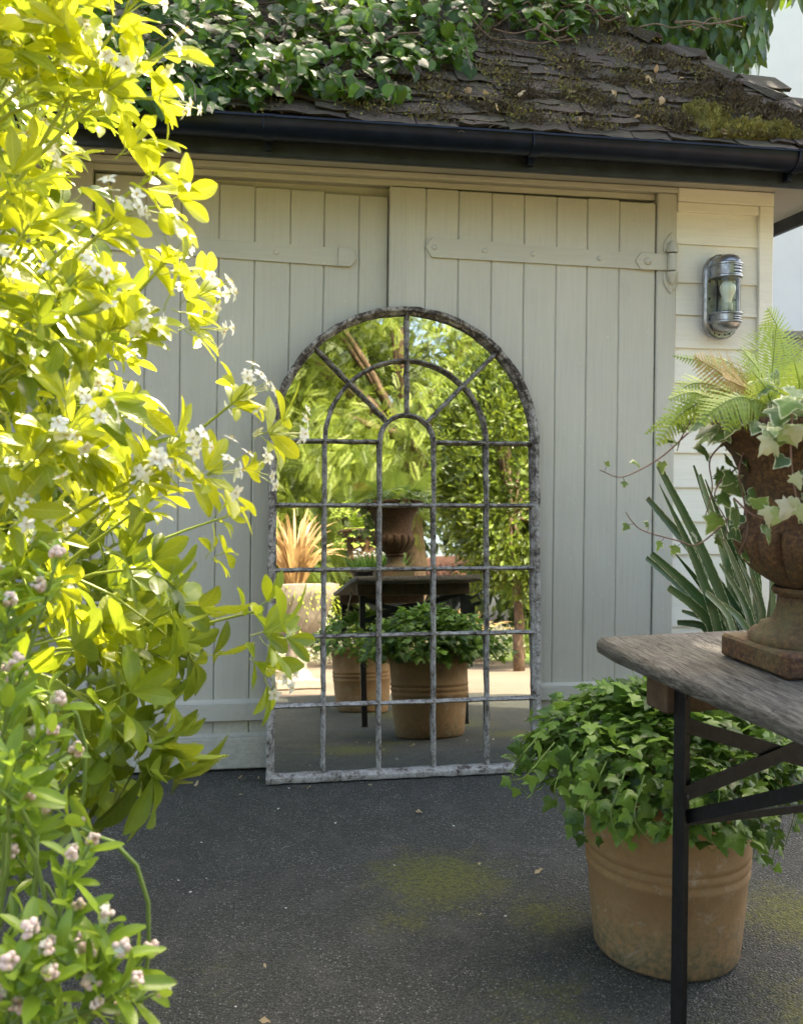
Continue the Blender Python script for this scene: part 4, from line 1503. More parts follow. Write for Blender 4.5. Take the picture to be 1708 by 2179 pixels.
# filling shoots
n = 0
while n < 175:
    px, py = rng.uniform(-300, 540), rng.uniform(-120, 1480)
    if not inside(px + 60, py, sil) or (py > 1180 and rng.uniform() < .35):
        continue
    dep = 1.20 + .75 * rng.uniform() ** 1.3
    deep = (dep - 1.2) / .75
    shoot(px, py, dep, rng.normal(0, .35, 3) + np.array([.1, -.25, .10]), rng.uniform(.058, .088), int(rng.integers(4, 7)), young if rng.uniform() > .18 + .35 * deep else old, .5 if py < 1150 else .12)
    n += 1
# older, greener leaves low down and inside
for (px, py, dep, tl, s) in ((330, 1650, 1.40, (.3, -.1, -1.6), .105), (280, 1590, 1.42, (.3, -.2, -1.3), .10), (250, 1680, 1.45, (.1, -.1, -1.6), .10), (200, 1640, 1.4, (0, -.2, -1.4), .1), (330, 1560, 1.5, (.5, 0, -1), .09), (190, 1570, 1.38, (.2, -.4, -.2), .085), (120, 1650, 1.45, (.1, -.2, -1.2), .09),
                             (250, 1500, 1.36, (.4, -.4, .1), .085), (380, 1290, 1.45, (.3, -.3, -1.0), .10), (350, 1350, 1.5, (.2, -.2, -1.1), .09), (420, 1400, 1.6, (.3, 0, -.9), .08), (300, 1400, 1.48, (.3, -.3, -.3), .085), (360, 1480, 1.6, (.4, 0, -.6), .08)):
    shoot(px, py, dep, tl, s, 4, old if py > 1540 or rng.uniform() < .5 else young, 0)
n = 0
while n < 130:
    px, py = rng.uniform(-320, 440), rng.uniform(-100, 1760)
    if not inside(px + 90, py, sil):
        continue
    dep = rng.uniform(1.75, 2.25)
    shoot(px, py, dep, rng.normal(0, .5, 3), rng.uniform(.065, .10), 5, old, 0)
    n += 1
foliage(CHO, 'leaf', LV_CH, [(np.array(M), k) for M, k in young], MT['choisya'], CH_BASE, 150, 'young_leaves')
foliage(CHO, 'leaf', LV_CH, [(np.array(M), k) for M, k in shaded], MT['choisya_shaded'], CH_BASE, 90, 'shaded_leaves')
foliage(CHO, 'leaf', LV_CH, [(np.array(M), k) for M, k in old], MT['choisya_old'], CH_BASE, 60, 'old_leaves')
for k in range(9):
    a = rng.uniform(0, 6.28)
    p0 = CH_BASE + np.array([.10 * math.cos(a), .10 * math.sin(a), 0])
    p2 = heart + rng.normal(0, .25, 3) + np.array([0, 0, .2])
    stems.tube(bez(p0, (p0 + p2) / 2 + rng.normal(0, .08, 3), p2, 8), list(np.linspace(.013, .005, 8)), 7, False)
stems.V = [tuple(np.array(v) - CH_BASE) for v in stems.V]
stuff(stems.build('stems', MT['stem_y'], CHO, smooth=True))


# clusters of white five-petalled flowers
def flower_mesh(k):
    V, sz, lp, A = [], [], [], dict(tint=[], vx=[], vt=[])
    pet = leaf_blade(lambda t: .30 * math.sin(math.pi * min(1, t * .9 + .08) ** 1.1) ** .7, 4, .15, rng.uniform(-.1, .35), tint=.5, cross=1)
    for i in range(5):
        a = i * 2 * math.pi / 5 + rng.normal(0, .12)
        M = frame((0, 0, 0), (math.cos(a), math.sin(a), rng.uniform(-.1, .5)), (0, 0, 1), 1)
        W = pet[0] @ M[:3, :3].T
        b_ = len(V)
        V += list(W)
        sz += pet[1]
        lp += [q + b_ for q in pet[2]]
        for a_ in A:
            A[a_] += list(pet[3][a_])
    return np.array(V), sz, lp, A


FLV = [flower_mesh(k) for k in range(5)]
fl_items, ped, stam = [], MB(), MB()
for p, d in flowers:
    for k in range(int(rng.integers(4, 9))):
        dd = unit(d + rng.normal(0, .55, 3))
        q = p + dd * rng.uniform(.028, .055)
        ped.tube([p - d * .02, p + dd * .015, q], .0008, 3, False)
        fl_items.append((frame(q, np.cross(dd, rnd_dir()), unit(dd + np.array([.15, -.3, .3])), rng.uniform(.011, .0155)), int(rng.integers(5))))
        for j in range(3):
            stam.tube([q, q + unit(dd + rng.normal(0, .4, 3)) * .006], .0007, 3, False)
foliage(CHO, 'flower', FLV, fl_items, MT['petal'], CH_BASE, 200, 'flower_mass')
for mbx, nm, mt in ((ped, 'pedicels', 'stem_y'), (stam, 'stamens', 'stamen')):
    mbx.V = [tuple(np.array(v) - CH_BASE) for v in mbx.V]
    stuff(mbx.build(nm, MT[mt], CHO))

# ------------------------------------------------------------------ low shrub with pinkish buds, bottom left
LB = np.array([-.55, -2.45, 0.0])
LOW = thing('budding_shrub', 'low shrub with oblong green leaves and pinkish buds, bottom left', 'shrub', LB)
li, lst_, buds, seen_b = [], MB(), [], []


def sprig(px, py, dep, d, ln, nl, s, bud=True):
    tip = at(px, py, dep)
    d = unit(d)
    rootp = tip - d * ln
    P = bez(rootp, rootp + d * ln * .5 + np.array([0, 0, -.01]), tip, 6)
    lst_.tube(P + [tip], list(np.linspace(.0026, .0014, 7)), 5, False)
    low = rootp - d * .10 + np.array([-.05, 0, -.16])
    lst_.tube(bez(rootp, rootp - d * .08, low, 5), .0028, 5, False)
    a = unit(np.cross(d, (.2, .1, 1)))
    b_ = np.cross(d, a)
    for k in range(nl):
        f = 1 - (k / nl) ** 1.1 * .9
        p = rootp + (tip - rootp) * f
        t = k * 2.4 + rng.uniform(-.3, .3)
        r_ = a * math.cos(t) + b_ * math.sin(t)
        li.append((frame(p, d * rng.uniform(.5, 1.1) + r_ * .8, d - r_ * .6 + np.array([0, -.2, .4]), s * rng.uniform(.7, 1.15)), int(rng.integers(9))))
    if bud:
        buds.append(tip + d * .008)
        if rng.uniform() < .5:
            buds.append(tip - d * ln * .4 + a * .012)


for (px, py, dep, d, s) in ((225, 1960, 1.00, (.2, -.1, 1), .055), (190, 1800, 1.05, (.5, -.1, .9), .040), (150, 1830, 1.02, (.2, -.1, 1), .042), (310, 2030, 1.04, (.6, 0, .7), .040), (330, 2115, 1.00, (1, -.1, .25), .045), (280, 2090, .96, (.8, -.2, .5), .05), (250, 2030, .98, (.5, -.2, .8), .048),
                            (60, 1990, .95, (.2, -.3, 1), .05), (20, 2060, .92, (.1, -.3, 1), .05), (100, 2080, .94, (.5, -.2, .7), .05), (160, 1940, 1.0, (.4, -.1, .8), .045), (120, 1500, 1.10, (.3, -.2, .8), .048), (100, 1560, 1.08, (.5, -.2, .4), .05), (150, 1600, 1.1, (.7, -.1, .3), .045), (30, 1420, 1.08, (.2, -.2, 1), .05), (20, 1290, 1.10, (.2, -.2, 1), .05), (120, 1190, 1.14, (.3, -.2, 1), .045), (50, 1700, 1.05, (.5, -.2, .6), .05)):
    sprig(px, py, dep, d, .09, 9, s)
for k in range(75):
    px, py = rng.uniform(-250, 230), rng.uniform(1420, 2300)
    if px > 60 + (py - 1500) * .27:
        continue
    sprig(px, py, rng.uniform(.95, 1.25), (rng.normal(.25, .4), rng.normal(-.1, .3), rng.uniform(.4, 1)), rng.uniform(.07, .11), int(rng.integers(7, 11)), rng.uniform(.036, .052), rng.uniform() < .5)
for k in range(16):
    sprig(rng.uniform(-250, 40), rng.uniform(1150, 1500), rng.uniform(1.08, 1.25), (.2, -.1, 1), .09, 8, .045, rng.uniform() < .6)
foliage(LOW, 'leaf', LV_LOW, li, MT['low'], LB, 260, 'leaf_mass')
lst_.V = [tuple(np.array(v) - LB) for v in lst_.V]
stuff(lst_.build('stems', MT['stem_g'], LOW, smooth=True))


def bud_mesh():
    b = MB()
    for k in range(11):
        c = rnd_dir() * .006
        r_ = rng.uniform(.0028, .0042)
        b.lathe([(.0003, -r_), (r_ * .8, -r_ * .6), (r_, 0), (r_ * .8, r_ * .6), (.0003, r_)], 7, c)
    sz, lp = flat(b.F)
    return raw_mesh('bud_cluster', b.V, sz, lp, None, MT['bud'], True)


BM = [bud_mesh() for k in range(4)]
for p in buds:
    o = link('bud_cluster', BM[rng.integers(4)], LOW, tuple(p - LB))
    o.rotation_euler = tuple(rng.uniform(0, 6, 3))
    q = rng.uniform(.75, 1.2)
    o.scale = (q, q, q)

ofl = []
for p in buds:
    if rng.uniform() < .55:
        for k in range(3):
            dd = unit(rnd_dir() + np.array([.1, -.4, .5]))
            ofl.append((frame(p + dd * .007, rnd_dir(), dd, rng.uniform(.0045, .0065)), int(rng.integers(5))))
foliage(LOW, 'open_flower', FLV, ofl, MT['petal'], LB, 100, 'open_flower_mass')

# ------------------------------------------------------------------ ivy mound in the terracotta pot
pi_items, pi_st = [], MB()
PC = np.array([POT_P[0], POT_P[1], .385])


def pot_ivy(C0, items, st, n, seed_trail=True, s0=.05):
    for k in range(n):
        a = rng.uniform(0, 2 * math.pi)
        e = rng.uniform(-.02, 1.0) ** 1.0
        el = e * math.pi / 2
        R0 = .33 * (1 + .13 * math.sin(3 * a + 1) + .09 * math.sin(7 * a))
        q = rng.uniform(.62, 1.02) ** .6
        r_ = np.array([math.cos(a) * math.cos(el), math.sin(a) * math.cos(el), math.sin(el)])
        p = C0 + r_ * np.array([R0, R0 * .92, .215 if e > 0 else .33]) * q
        if e < 0:
            p[:2] = C0[:2] + (p[:2] - C0[:2]) * (1 + .18 * e)
        p = p + rng.normal(0, .012, 3)
        out = unit(np.array([r_[0], r_[1], .15]))
        d = unit(out * rng.uniform(.4, 1.0) + np.array([0, 0, -.55 if e < .4 else -.15]) + rng.normal(0, .3, 3))
        nn = unit(r_ * .7 + np.array([0, 0, .9]) + rng.normal(0, .35, 3))
        s_ = s0 * rng.uniform(.45, 1.3)
        items.append((frame(p, d, nn, s_), int(rng.integers(12))))
        if k % 3 == 0:
            st.tube([p, p - d * .02 - np.array([0, 0, .03]), C0 + (p - C0) * .7 - np.array([0, 0, .04])], .0009, 3, False)


def ivy_trail(P, items, st, s0, step=.022, k0=0, petl=.012, up=(0, 0, 1)):
    C_ = catmull(P, 8)
    st.tube(C_, list(np.linspace(.0018, .0009, len(C_))), 5, False)
    acc = 0
    for i in range(1, len(C_)):
        acc += np.linalg.norm(C_[i] - C_[i - 1])
        if acc > step:
            acc = 0
            t = unit(C_[i] - C_[i - 1])
            sd = unit(np.cross(t, (0, 1, .2))) * (1 if rng.uniform() < .5 else -1)
            d = unit(sd + t * .4 + np.array([0, -.2, -.35]) + rng.normal(0, .25, 3))
            q = C_[i] + unit(sd + np.array(up) * .6) * petl
            st.tube([C_[i], q], .0006, 3, False)
            f = 1 - .55 * i / len(C_)
            items.append((frame(q, d, np.array([0, -.8, .7]) + rng.normal(0, .35, 3), s0 * f * rng.uniform(.7, 1.2)), int(rng.integers(12))))


pot_ivy(PC, pi_items, pi_st, 2700, s0=.036)
for (x0, y0, x1, y1, x2, y2, dp) in ((1230, 1600, 1180, 1680, 1225, 1790, 2.0), (1290, 1620, 1240, 1740, 1260, 1800, 1.93), (1330, 1640, 1300, 1740, 1330, 1810, 1.90), (1370, 1650, 1350, 1740, 1390, 1800, 1.88), (1590, 1620, 1620, 1740, 1600, 1830, 2.0), (1640, 1600, 1665, 1700, 1640, 1850, 2.05), (1680, 1600, 1690, 1720, 1670, 1800, 2.1),
                                     (1150, 1560, 1090, 1640, 1120, 1690, 2.1), (1180, 1580, 1120, 1650, 1090, 1660, 2.05), (1440, 1660, 1450, 1740, 1460, 1790, 1.88), (1520, 1650, 1530, 1700, 1510, 1760, 1.9)):
    ivy_trail([at(x0, y0, dp), at(x1, y1, dp - .03), at(x2, y2, dp - .02)], pi_items, pi_st, .044, .018)
for k in range(26):
    M_, v_ = pi_items[int(rng.integers(1500))]
    pi_items.append((M_ @ np.diag([1.0, 1.0, -1.0, 1.0]), v_))
PIV = thing('ivy_plant', 'green trailing ivy mounding over the terracotta pot in front of the doors', 'ivy', PC)
foliage(PIV, 'leaf', LV_I5, pi_items, MT['pot_ivy'], PC, 300, 'leaf_mass')
pi_st.V = [tuple(np.array(v) - PC) for v in pi_st.V]
stuff(pi_st.build('stems', MT['stem_g'], PIV))


# ------------------------------------------------------------------ urn planting: ferns, variegated ivy
def frond(P, wmax, npin=24, teeth=10, tint=.5, droop=.15, nrm=(0, -1, .3)):
    """fern frond along P: toothed pinnae on both sides of a rachis"""
    C_ = catmull(P, 12)
    C_ = np.array(C_)
    L = np.concatenate([[0], np.cumsum(np.linalg.norm(np.diff(C_, axis=0), axis=1))])
    V, F, T, X, Y = [], [], [], [], []

    def sample(f):
        s_ = f * L[-1]
        i = min(np.searchsorted(L, s_), len(L) - 1)
        i = max(1, i)
        u = (s_ - L[i - 1]) / max(1e-6, L[i] - L[i - 1])
        return C_[i - 1] + (C_[i] - C_[i - 1]) * u, unit(C_[i] - C_[i - 1])

    for k in range(npin):
        f = .10 + .90 * k / npin
        p, t = sample(f)
        n_ = unit(np.array(nrm) - t * (np.array(nrm) @ t))
        sd = np.cross(t, n_)
        ln = wmax * (math.sin(math.pi * (.12 + .88 * f) ** .85) ** .8) * rng.uniform(.9, 1.08) + wmax * .03
        for sgn in (-1, 1):
            dirp = unit(sd * sgn + t * .42 - n_ * droop * rng.uniform(.3, 1.5))
            wv = unit(np.cross(dirp, n_)) * sgn
            b0 = len(V)
            w0 = L[-1] / npin * .40
            tt = min(1, max(0, tint + rng.normal(0, .08)))
            for j in range(teeth + 1):
                g = j / teeth
                wj = w0 * (1 - g ** 1.8) * (1.0 if j % 2 == 0 else .42) + w0 * .03
                c = p + dirp * ln * g - n_ * droop * ln * g * g
                V += [c + wv * wj + dirp * w0 * .35 * (j % 2 == 0), c, c - wv * wj + dirp * w0 * .35 * (j % 2 == 0)]
                T += [tt] * 3; X += [-.8, 0, .8]; Y += [g] * 3
            for j in range(teeth):
                a = b0 + j * 3
                F += [(a, a + 1, a + 4, a + 3), (a + 1, a + 2, a + 5, a + 4)]
    b = MB()
    b.tube(C_, list(np.linspace(.0016, .0005, len(C_))), 4, False)
    o = len(V)
    V += b.V
    T += [0.0] * len(b.V); X += [.3] * len(b.V); Y += [.5] * len(b.V)
    F += [tuple(i + o for i in f) for f in b.F]
    sz, lp = flat(F)
    return np.array(V), sz, lp, dict(tint=T, vx=X, vt=Y)


UB_ = np.array([URN_P[0], URN_P[1], URN_P[2] + .405])
FERN = thing('fern', 'lime and golden fern growing in the rusty urn nearest the wall', 'fern', UB_)
crown_f = UB_ + np.array([.01, .0, .0])


def add_frond(P, w_, mat, tint=.6, npin=24, nrm=(0, -1, .4), droop=.15):
    w_ = w_ * 1.25
    npin = int(npin * 1.15)
    V, sz, lp, A = frond(P, w_, npin, tint=tint, nrm=nrm, droop=droop)
    link('frond', raw_mesh('frond', V - UB_, sz, lp, A, MT[mat]), FERN)


FD = proj(UB_)[2]
for (pts, w_, mat, tint, npin, nrm, dr) in (
        ([(1640, 880, 0), (1643, 790, 0), (1652, 690, .02)], .062, 'fern', .75, 26, (0, -1, .1), .1),
        ([(1690, 880, .05), (1672, 770, .05), (1655, 700, .06), (1632, 655, .05)], .055, 'fern', .7, 26, (.2, -1, .1), .1),
        ([(1650, 890, .0), (1620, 800, -.02), (1580, 745, -.05)], .045, 'fern', .8, 22, (.2, -.9, .5), .2),
        ([(1655, 890, 0), (1560, 780, 0), (1500, 755, .02)], .032, 'fern', .65, 22, (0, -.6, 1), .2),
        ([(1640, 885, -.02), (1570, 820, -.05), (1475, 757, -.06)], .060, 'fern_brown', .7, 22, (0, -.9, .6), .1),
        ([(1650, 890, -.03), (1600, 835, -.08), (1540, 805, -.12)], .055, 'fern_brown', .6, 20, (0, -.9, .6), .15),
        ([(1645, 885, .03), (1530, 785, .04), (1430, 756, .05)], .022, 'fern', .2, 30, (0, -.9, .5), .1),
        ([(1640, 890, 0), (1530, 850, -.02), (1450, 880, -.03), (1395, 950, -.05)], .034, 'fern', .35, 24, (0, -1, .5), .25),
        ([(1640, 890, .03), (1520, 855, .05), (1430, 885, .06), (1370, 925, .07)], .018, 'fern', .2, 30, (0, -1, .5), .2),
        ([(1660, 890, -.05), (1610, 850, -.1), (1560, 880, -.13), (1545, 920, -.14)], .04, 'fern', .55, 20, (0, -1, .5), .2),
        ([(1700, 890, 0), (1740, 780, .02), (1790, 700, .03)], .058, 'fern', .7, 26, (0, -1, .2), .1),
        ([(1700, 890, .05), (1800, 810, .06), (1880, 800, .08)], .05, 'fern', .6, 24, (0, -.7, .7), .2),
        ([(1700, 890, .08), (1720, 780, .2), (1740, 720, .32)], .05, 'fern', .6, 24, (0, -.3, 1), .2),
        ([(1700, 890, -.05), (1760, 850, -.12), (1810, 900, -.18)], .045, 'fern', .55, 22, (0, -.7, .8), .2),
        ([(1640, 890, .06), (1580, 840, .16), (1520, 860, .24)], .05, 'fern', .5, 22, (0, -.5, 1), .2),
        ([(1640, 890, -.06), (1580, 845, -.12), (1520, 870, -.16), (1490, 905, -.17)], .040, 'fern', .45, 20, (0, -.8, .7), .2),
        ([(1620, 890, .0), (1540, 830, .0), (1480, 815, -.02), (1430, 840, -.03)], .040, 'fern', .6, 22, (0, -.8, .7), .2),
        ([(1650, 890, -.06), (1630, 830, -.1), (1600, 790, -.12)], .045, 'fern', .85, 20, (0, -1, .3), .2),
        ([(1680, 890, -.06), (1700, 830, -.1), (1690, 770, -.12)], .045, 'fern', .7, 20, (0, -1, .3), .2),
        ([(1600, 880, -.03), (1520, 850, -.05), (1470, 835, -.05), (1420, 850, -.06)], .03, 'fern', .75, 20, (0, -.8, .8), .2)):
    add_frond([at(x, y, FD + dz) for x, y, dz in pts], w_, mat, tint, npin, nrm, dr)

VI = thing('variegated_ivy', 'cream edged ivy trailing from the rusty urn over the table', 'ivy', UB_)
vi, vst = [], MB()
for k in range(330):
    a = rng.uniform(0, 2 * math.pi)
    r_ = rng.uniform(.04, .21)
    h_ = rng.uniform(-.03, .085) * (1.2 - r_ * 3)
    p = UB_ + np.array([math.cos(a) * r_, math.sin(a) * r_, .012 + h_])
    d = unit(np.array([math.cos(a), math.sin(a), rng.uniform(-.9, .1)]) + rng.normal(0, .3, 3))
    vi.append((frame(p, d, np.array([math.cos(a) * .3, -.35 + math.sin(a) * .3, 1]) + rng.normal(0, .35, 3), rng.uniform(.020, .044)), int(rng.integers(12))))
trails = (
    ([(1490, 900), (1460, 925), (1410, 970), (1355, 1003), (1315, 1015), (1276, 1000)], 0, .026, .030),
    ([(1560, 1090), (1523, 1130), (1480, 1160), (1440, 1150), (1370, 1130), (1345, 1110), (1331, 1090)], .02, .030, .026),
    ([(1560, 930), (1575, 985), (1535, 1020), (1520, 1060), (1545, 1110), (1540, 1150)], -.01, .058, .030),
    ([(1540, 940), (1510, 980), (1515, 1040), (1500, 1100)], 0, .05, .032),
    ([(1590, 940), (1572, 1000), (1583, 1070), (1590, 1130), (1570, 1180)], -.03, .05, .03),
    ([(1685, 880), (1682, 960), (1690, 1040), (1700, 1090)], -.16, .032, .030),
    ([(1560, 1060), (1600, 1095), (1640, 1105), (1690, 1095), (1730, 1060)], -.14, .045, .020),
    ([(1480, 880), (1450, 930), (1440, 960)], 0, .045, .028))
for pts, dz, s0, st_ in trails:
    ivy_trail([at(x, y, FD + dz) for x, y in pts], vi, vst, s0, st_)
foliage(VI, 'leaf', LV_I5, vi, MT['var_ivy'], UB_, 260, 'leaf_mass')
vst.V = [tuple(np.array(v) - UB_) for v in vst.V]
stuff(vst.build('stems', MT['stem_r'], VI))
pale = [(frame(at(x, y, FD - .17), unit((rng.normal(0, .5), -.2, -.8)), (0, -1, .3), s_), int(rng.integers(12))) for x, y, s_ in ((1665, 915, .034), (1692, 905, .036), (1645, 938, .036), (1658, 1085, .030), (1640, 1080, .034), (1700, 1075, .030), (1682, 1068, .036), (1690, 1010, .026), (1690, 1060, .022))]
foliage(VI, 'pale_leaf', LV_I5, pale, MT['pale_ivy'], UB_, 40)

# ------------------------------------------------------------------ variegated flax behind the table
FX = np.array([1.66, -.42, 0.0])
FLX = thing('flax_plant', 'variegated flax with cream edged strap leaves against the cream boards', 'plant', FX)


def blade(p0, p1, p2, w_, tint, blunt=.55, nrm=(0, -1, .25), path=None):
    C_ = np.array(bez(p0, p1, p2, 12))
    if path is not None:
        q = np.array(catmull(path, 8))
        l_ = np.concatenate([[0], np.cumsum(np.linalg.norm(np.diff(q, axis=0), axis=1))])
        C_ = np.stack([np.interp(np.linspace(0, l_[-1], 12), l_, q[:, i]) for i in range(3)], axis=1)
    V, T, X, Y = [], [], [], []
    for i, c in enumerate(C_):
        t = i / 11
        tg = unit(C_[min(i + 1, 11)] - C_[max(i - 1, 0)])
        n_ = unit(np.array(nrm) - tg * (np.array(nrm) @ tg))
        sd = np.cross(tg, n_)
        ww = w_ * (.55 + .45 * min(1, t * 4)) * (1 - (1 - blunt) * max(0, (t - .55) / .45) ** 1.5)
        for s_ in (-1, -.5, 0, .5, 1):
            V.append(c + sd * s_ * ww + n_ * ww * (.22 * abs(s_)))
            T.append(tint); X.append(s_); Y.append(t)
    F = [(i * 5 + j, i * 5 + j + 1, i * 5 + j + 6, i * 5 + j + 5) for i in range(11) for j in range(4)]
    sz, lp = flat(F)
    return np.array(V), sz, lp, dict(tint=T, vx=X, vt=Y)


fxd = proj((1.66, -.42, .8))[2]
for (bx, by, tx, ty, w_, bl, dz) in (
        (1560, 1345, 1400, 990, .020, .8, -.05), (1590, 1345, 1376, 1060, .022, .7, 0), (1530, 1345, 1402, 1030, .018, .1, -.1), (1540, 1345, 1385, 1178, .021, .8, -.05), (1530, 1345, 1374, 1187, .020, .7, 0), (1545, 1345, 1430, 1170, .014, .1, .05),
        (1520, 1345, 1421, 1250, .020, .9, -.08), (1530, 1345, 1450, 1300, .016, .5, 0), (1510, 1345, 1440, 1325, .016, .9, .05), (1580, 1345, 1475, 990, .019, .3, .05), (1570, 1345, 1487, 1010, .024, .6, .02), (1600, 1345, 1500, 1020, .016, .2, .08),
        (1590, 1345, 1540, 1050, .022, .7, .1), (1620, 1345, 1560, 1060, .018, .3, .1), (1560, 1345, 1500, 1260, .018, .9, -.1), (1600, 1345, 1540, 1150, .020, .6, 0), (1620, 1345, 1570, 1190, .020, .6, .05), (1610, 1345, 1580, 1140, .018, .3, .1),
        (1640, 1345, 1630, 1180, .02, .4, .05), (1650, 1345, 1680, 1150, .02, .4, .1), (1590, 1345, 1510, 1270, .016, .5, -.06), (1600, 1345, 1530, 1200, .02, .4, -.04), (1620, 1345, 1600, 1230, .018, .5, -.06), (1570, 1345, 1480, 1230, .02, .3, .04),
        (1660, 1345, 1740, 1120, .02, .3, .1), (1660, 1345, 1760, 1200, .02, .5, 0), (1650, 1345, 1720, 1060, .02, .3, .12), (1610, 1345, 1590, 1080, .018, .3, .14), (1630, 1345, 1650, 1060, .018, .3, .14)):
    tip = at(tx, ty, fxd + dz - .06)
    mid = at(bx * .56 + tx * .44 + 8, by * .56 + ty * .44 - 6, fxd + dz)
    bse = np.array([FX[0] + (bx - 1600) * .0012, FX[1] + rng.normal(0, .03), .24])
    vb = at(bx, by + 10, fxd + dz)
    V, sz, lp, A = blade(bse, mid, tip, w_ * .90, rng.uniform(.1, .9), bl * .7, (rng.normal(0, .3), -1, .2), path=[bse, vb, mid, tip])
    link('leaf', raw_mesh('leaf', V - FX, sz, lp, A, MT['flax'], True), FLX)
fp = thing('planter', 'round clay planter holding the variegated flax behind the table', 'planter', FX)
MB().lathe([(.12, 0), (.125, .01), (.15, .27), (.165, .275), (.165, .31), (.15, .315), (.14, .27), (.001, .26)], 40).build('body', MT['terracotta'], fp, auto=40)


# ------------------------------------------------------------------ ivy over the roof
IVB = np.array([-.6, .1, 2.7])
RIV = thing('roof_ivy', 'dark glossy ivy spreading over the left of the roof and gutter', 'ivy', IVB)
poly = [(150, 260), (330, 235), (420, 238), (480, 222), (560, 222), (640, 205), (720, 205), (765, 218), (830, 222), (880, 180), (930, 140), (985, 175), (1005, 120), (1005, 70), (1080, 62), (1150, 100), (1240, 75), (1330, 45), (1380, 40), (1390, -200), (150, -200)]
ri, rst = [], MB()
n = 0
while n < 3700:
    px, py = rng.uniform(170, 1390), rng.uniform(-190, 262)
    if not inside(px, py, poly):
        continue
    p = on_roof(px, py)
    edge = py > 195
    lump = .10 + .07 * math.sin(px * .021 + 1.3) * math.cos(py * .03) + (.05 if py < 100 else 0)
    if px > 1000:
        lump *= .7
    p = p + sn * rng.uniform(.015, max(.03, lump * (.5 if edge else 1.0)))
    d = unit(-su * rng.uniform(.3, 1.1) + np.array([rng.normal(0, .55), 0, -.25]) + sn * rng.normal(.05, .3))
    nn = unit(sn * .8 + np.array([rng.normal(.1, .45), -.1 + rng.normal(0, .4), .45 + rng.normal(0, .3)]))
    ri.append((frame(p, d, nn, rng.uniform(.038, .082)), int(rng.integers(11))))
    if n % 4 == 0:
        q = p + sn * -.05 + np.array([rng.normal(0, .04), 0, .04])
        rst.tube([p, (p + q) / 2 + rng.normal(0, .01, 3), q], .0013, 3, False)
    n += 1
# higher growth out of frame, thick enough to shade
for k in range(1500):
    x, s_ = rng.uniform(-2.6, 1.3), rng.uniform(.85, 2.7)
    yy = YR + s_ * su[1]
    p = np.array([x, yy, roof_z(yy)]) + sn * rng.uniform(.02, .22)
    ri.append((frame(p, unit(-su + rng.normal(0, .5, 3)), unit(sn + rng.normal(0, .5, 3)), rng.uniform(.06, .10)), int(rng.integers(11))))
# sprays hanging over the gutter
for (pts, n_, s0) in (([(395, 190), (415, 215), (418, 250)], 4, .075), ([(360, 225), (385, 245), (370, 268)], 4, .05), ([(335, 240), (345, 262), (352, 270)], 3, .045), ([(745, 190), (760, 215), (768, 222)], 4, .06), ([(990, 60), (985, 130), (995, 180)], 7, .062), ([(960, 50), (975, 100), (985, 150)], 6, .06), ([(800, 170), (818, 200), (822, 214)], 4, .06), ([(690, 170), (705, 195), (712, 210)], 4, .055), ([(600, 180), (612, 205), (606, 222)], 4, .055)):
    P = [on_roof(x, y) + np.array([0, -.06, .03]) for x, y in pts]
    C_ = catmull(P, 6)
    rst.tube(C_, .0016, 4, False)
    for i in range(n_):
        c = C_[int((i + .6) / n_ * (len(C_) - 1))]
        ri.append((frame(c, unit((rng.normal(0, .5), -.25, -1)), unit((rng.normal(.1, .4), -1, .45)), s0 * rng.uniform(.8, 1.1)), int(rng.integers(11))))
foliage(RIV, 'leaf', LV_OV, ri, MT['roof_ivy'], IVB, 300, 'leaf_mass')
# bare vine stems across the tiles
for k in range(60):
    px, py = rng.uniform(330, 1420), rng.uniform(-40, 150)
    if px > 1340 and py < 60:
        continue
    p = on_roof(px, py) + sn * .03
    a = rng.uniform(-.7, .7)
    dd = unit(np.array([math.cos(a) * rng.choice([-1, 1]), 0, 0]) + su * math.sin(a))
    L_ = rng.uniform(.12, .40)
    P = [p + dd * L_ * t + sn * rng.uniform(.0, .07) + su * rng.normal(0, .015) for t in (0, .25, .5, .75, 1)]
    rst.tube(catmull(P, 3), rng.uniform(.0015, .0045), 5, False)
rst.V = [tuple(np.array(v) - IVB) for v in rst.V]
stuff(rst.build('stems', MT['twig'], RIV))

# ------------------------------------------------------------------ tree behind the right end of the roof
TR = np.array([2.15, 3.0, 0.0])
TREE = thing('overhanging_tree', 'leafy tree hanging over the right end of the mossy roof', 'tree', TR)
crown_poly = [(1255, -20), (1300, 25), (1335, 70), (1375, 105), (1420, 120), (1470, 145), (1510, 165), (1560, 192), (1600, 150), (1622, 110), (1640, 60), (1648, -20)]
tl = []
tries = 0
while len(tl) < 8500 and tries < 120000:
    tries += 1
    v = rng.normal(0, 1, 3)
    v = v / np.linalg.norm(v) * rng.uniform(.35, 1) ** .5
    p = np.array([2.50, 1.75, 4.85]) + v * np.array([1.15, 1.05, 1.75])  # crown above the frame is unseen, shaped to shade urn and table
    # clumps
    if math.sin(p[0] * 5.1 + 1) * math.sin(p[1] * 4.7) * math.sin(p[2] * 5.3 + .6) < -.22:
        continue
    x, y, d = proj(p)
    if y > -10 and not inside(x, y + 10, crown_poly):
        continue
    if min(roof_z(p[1]), roof_z(2 * HP - p[1]), ZR + XR - p[0]) > p[2] - .12:
        continue
    tl.append((frame(p, unit((rng.normal(0, .35), rng.normal(-.1, .35), -1)), unit((rng.normal(0, .5), -.8, .5 + rng.normal(0, .4))), rng.uniform(.09, .15) * (1.5 if p[2] > 4.3 else 1)), int(rng.integers(9))))  # leaves enlarged in the unseen top to block more sun
n = 0
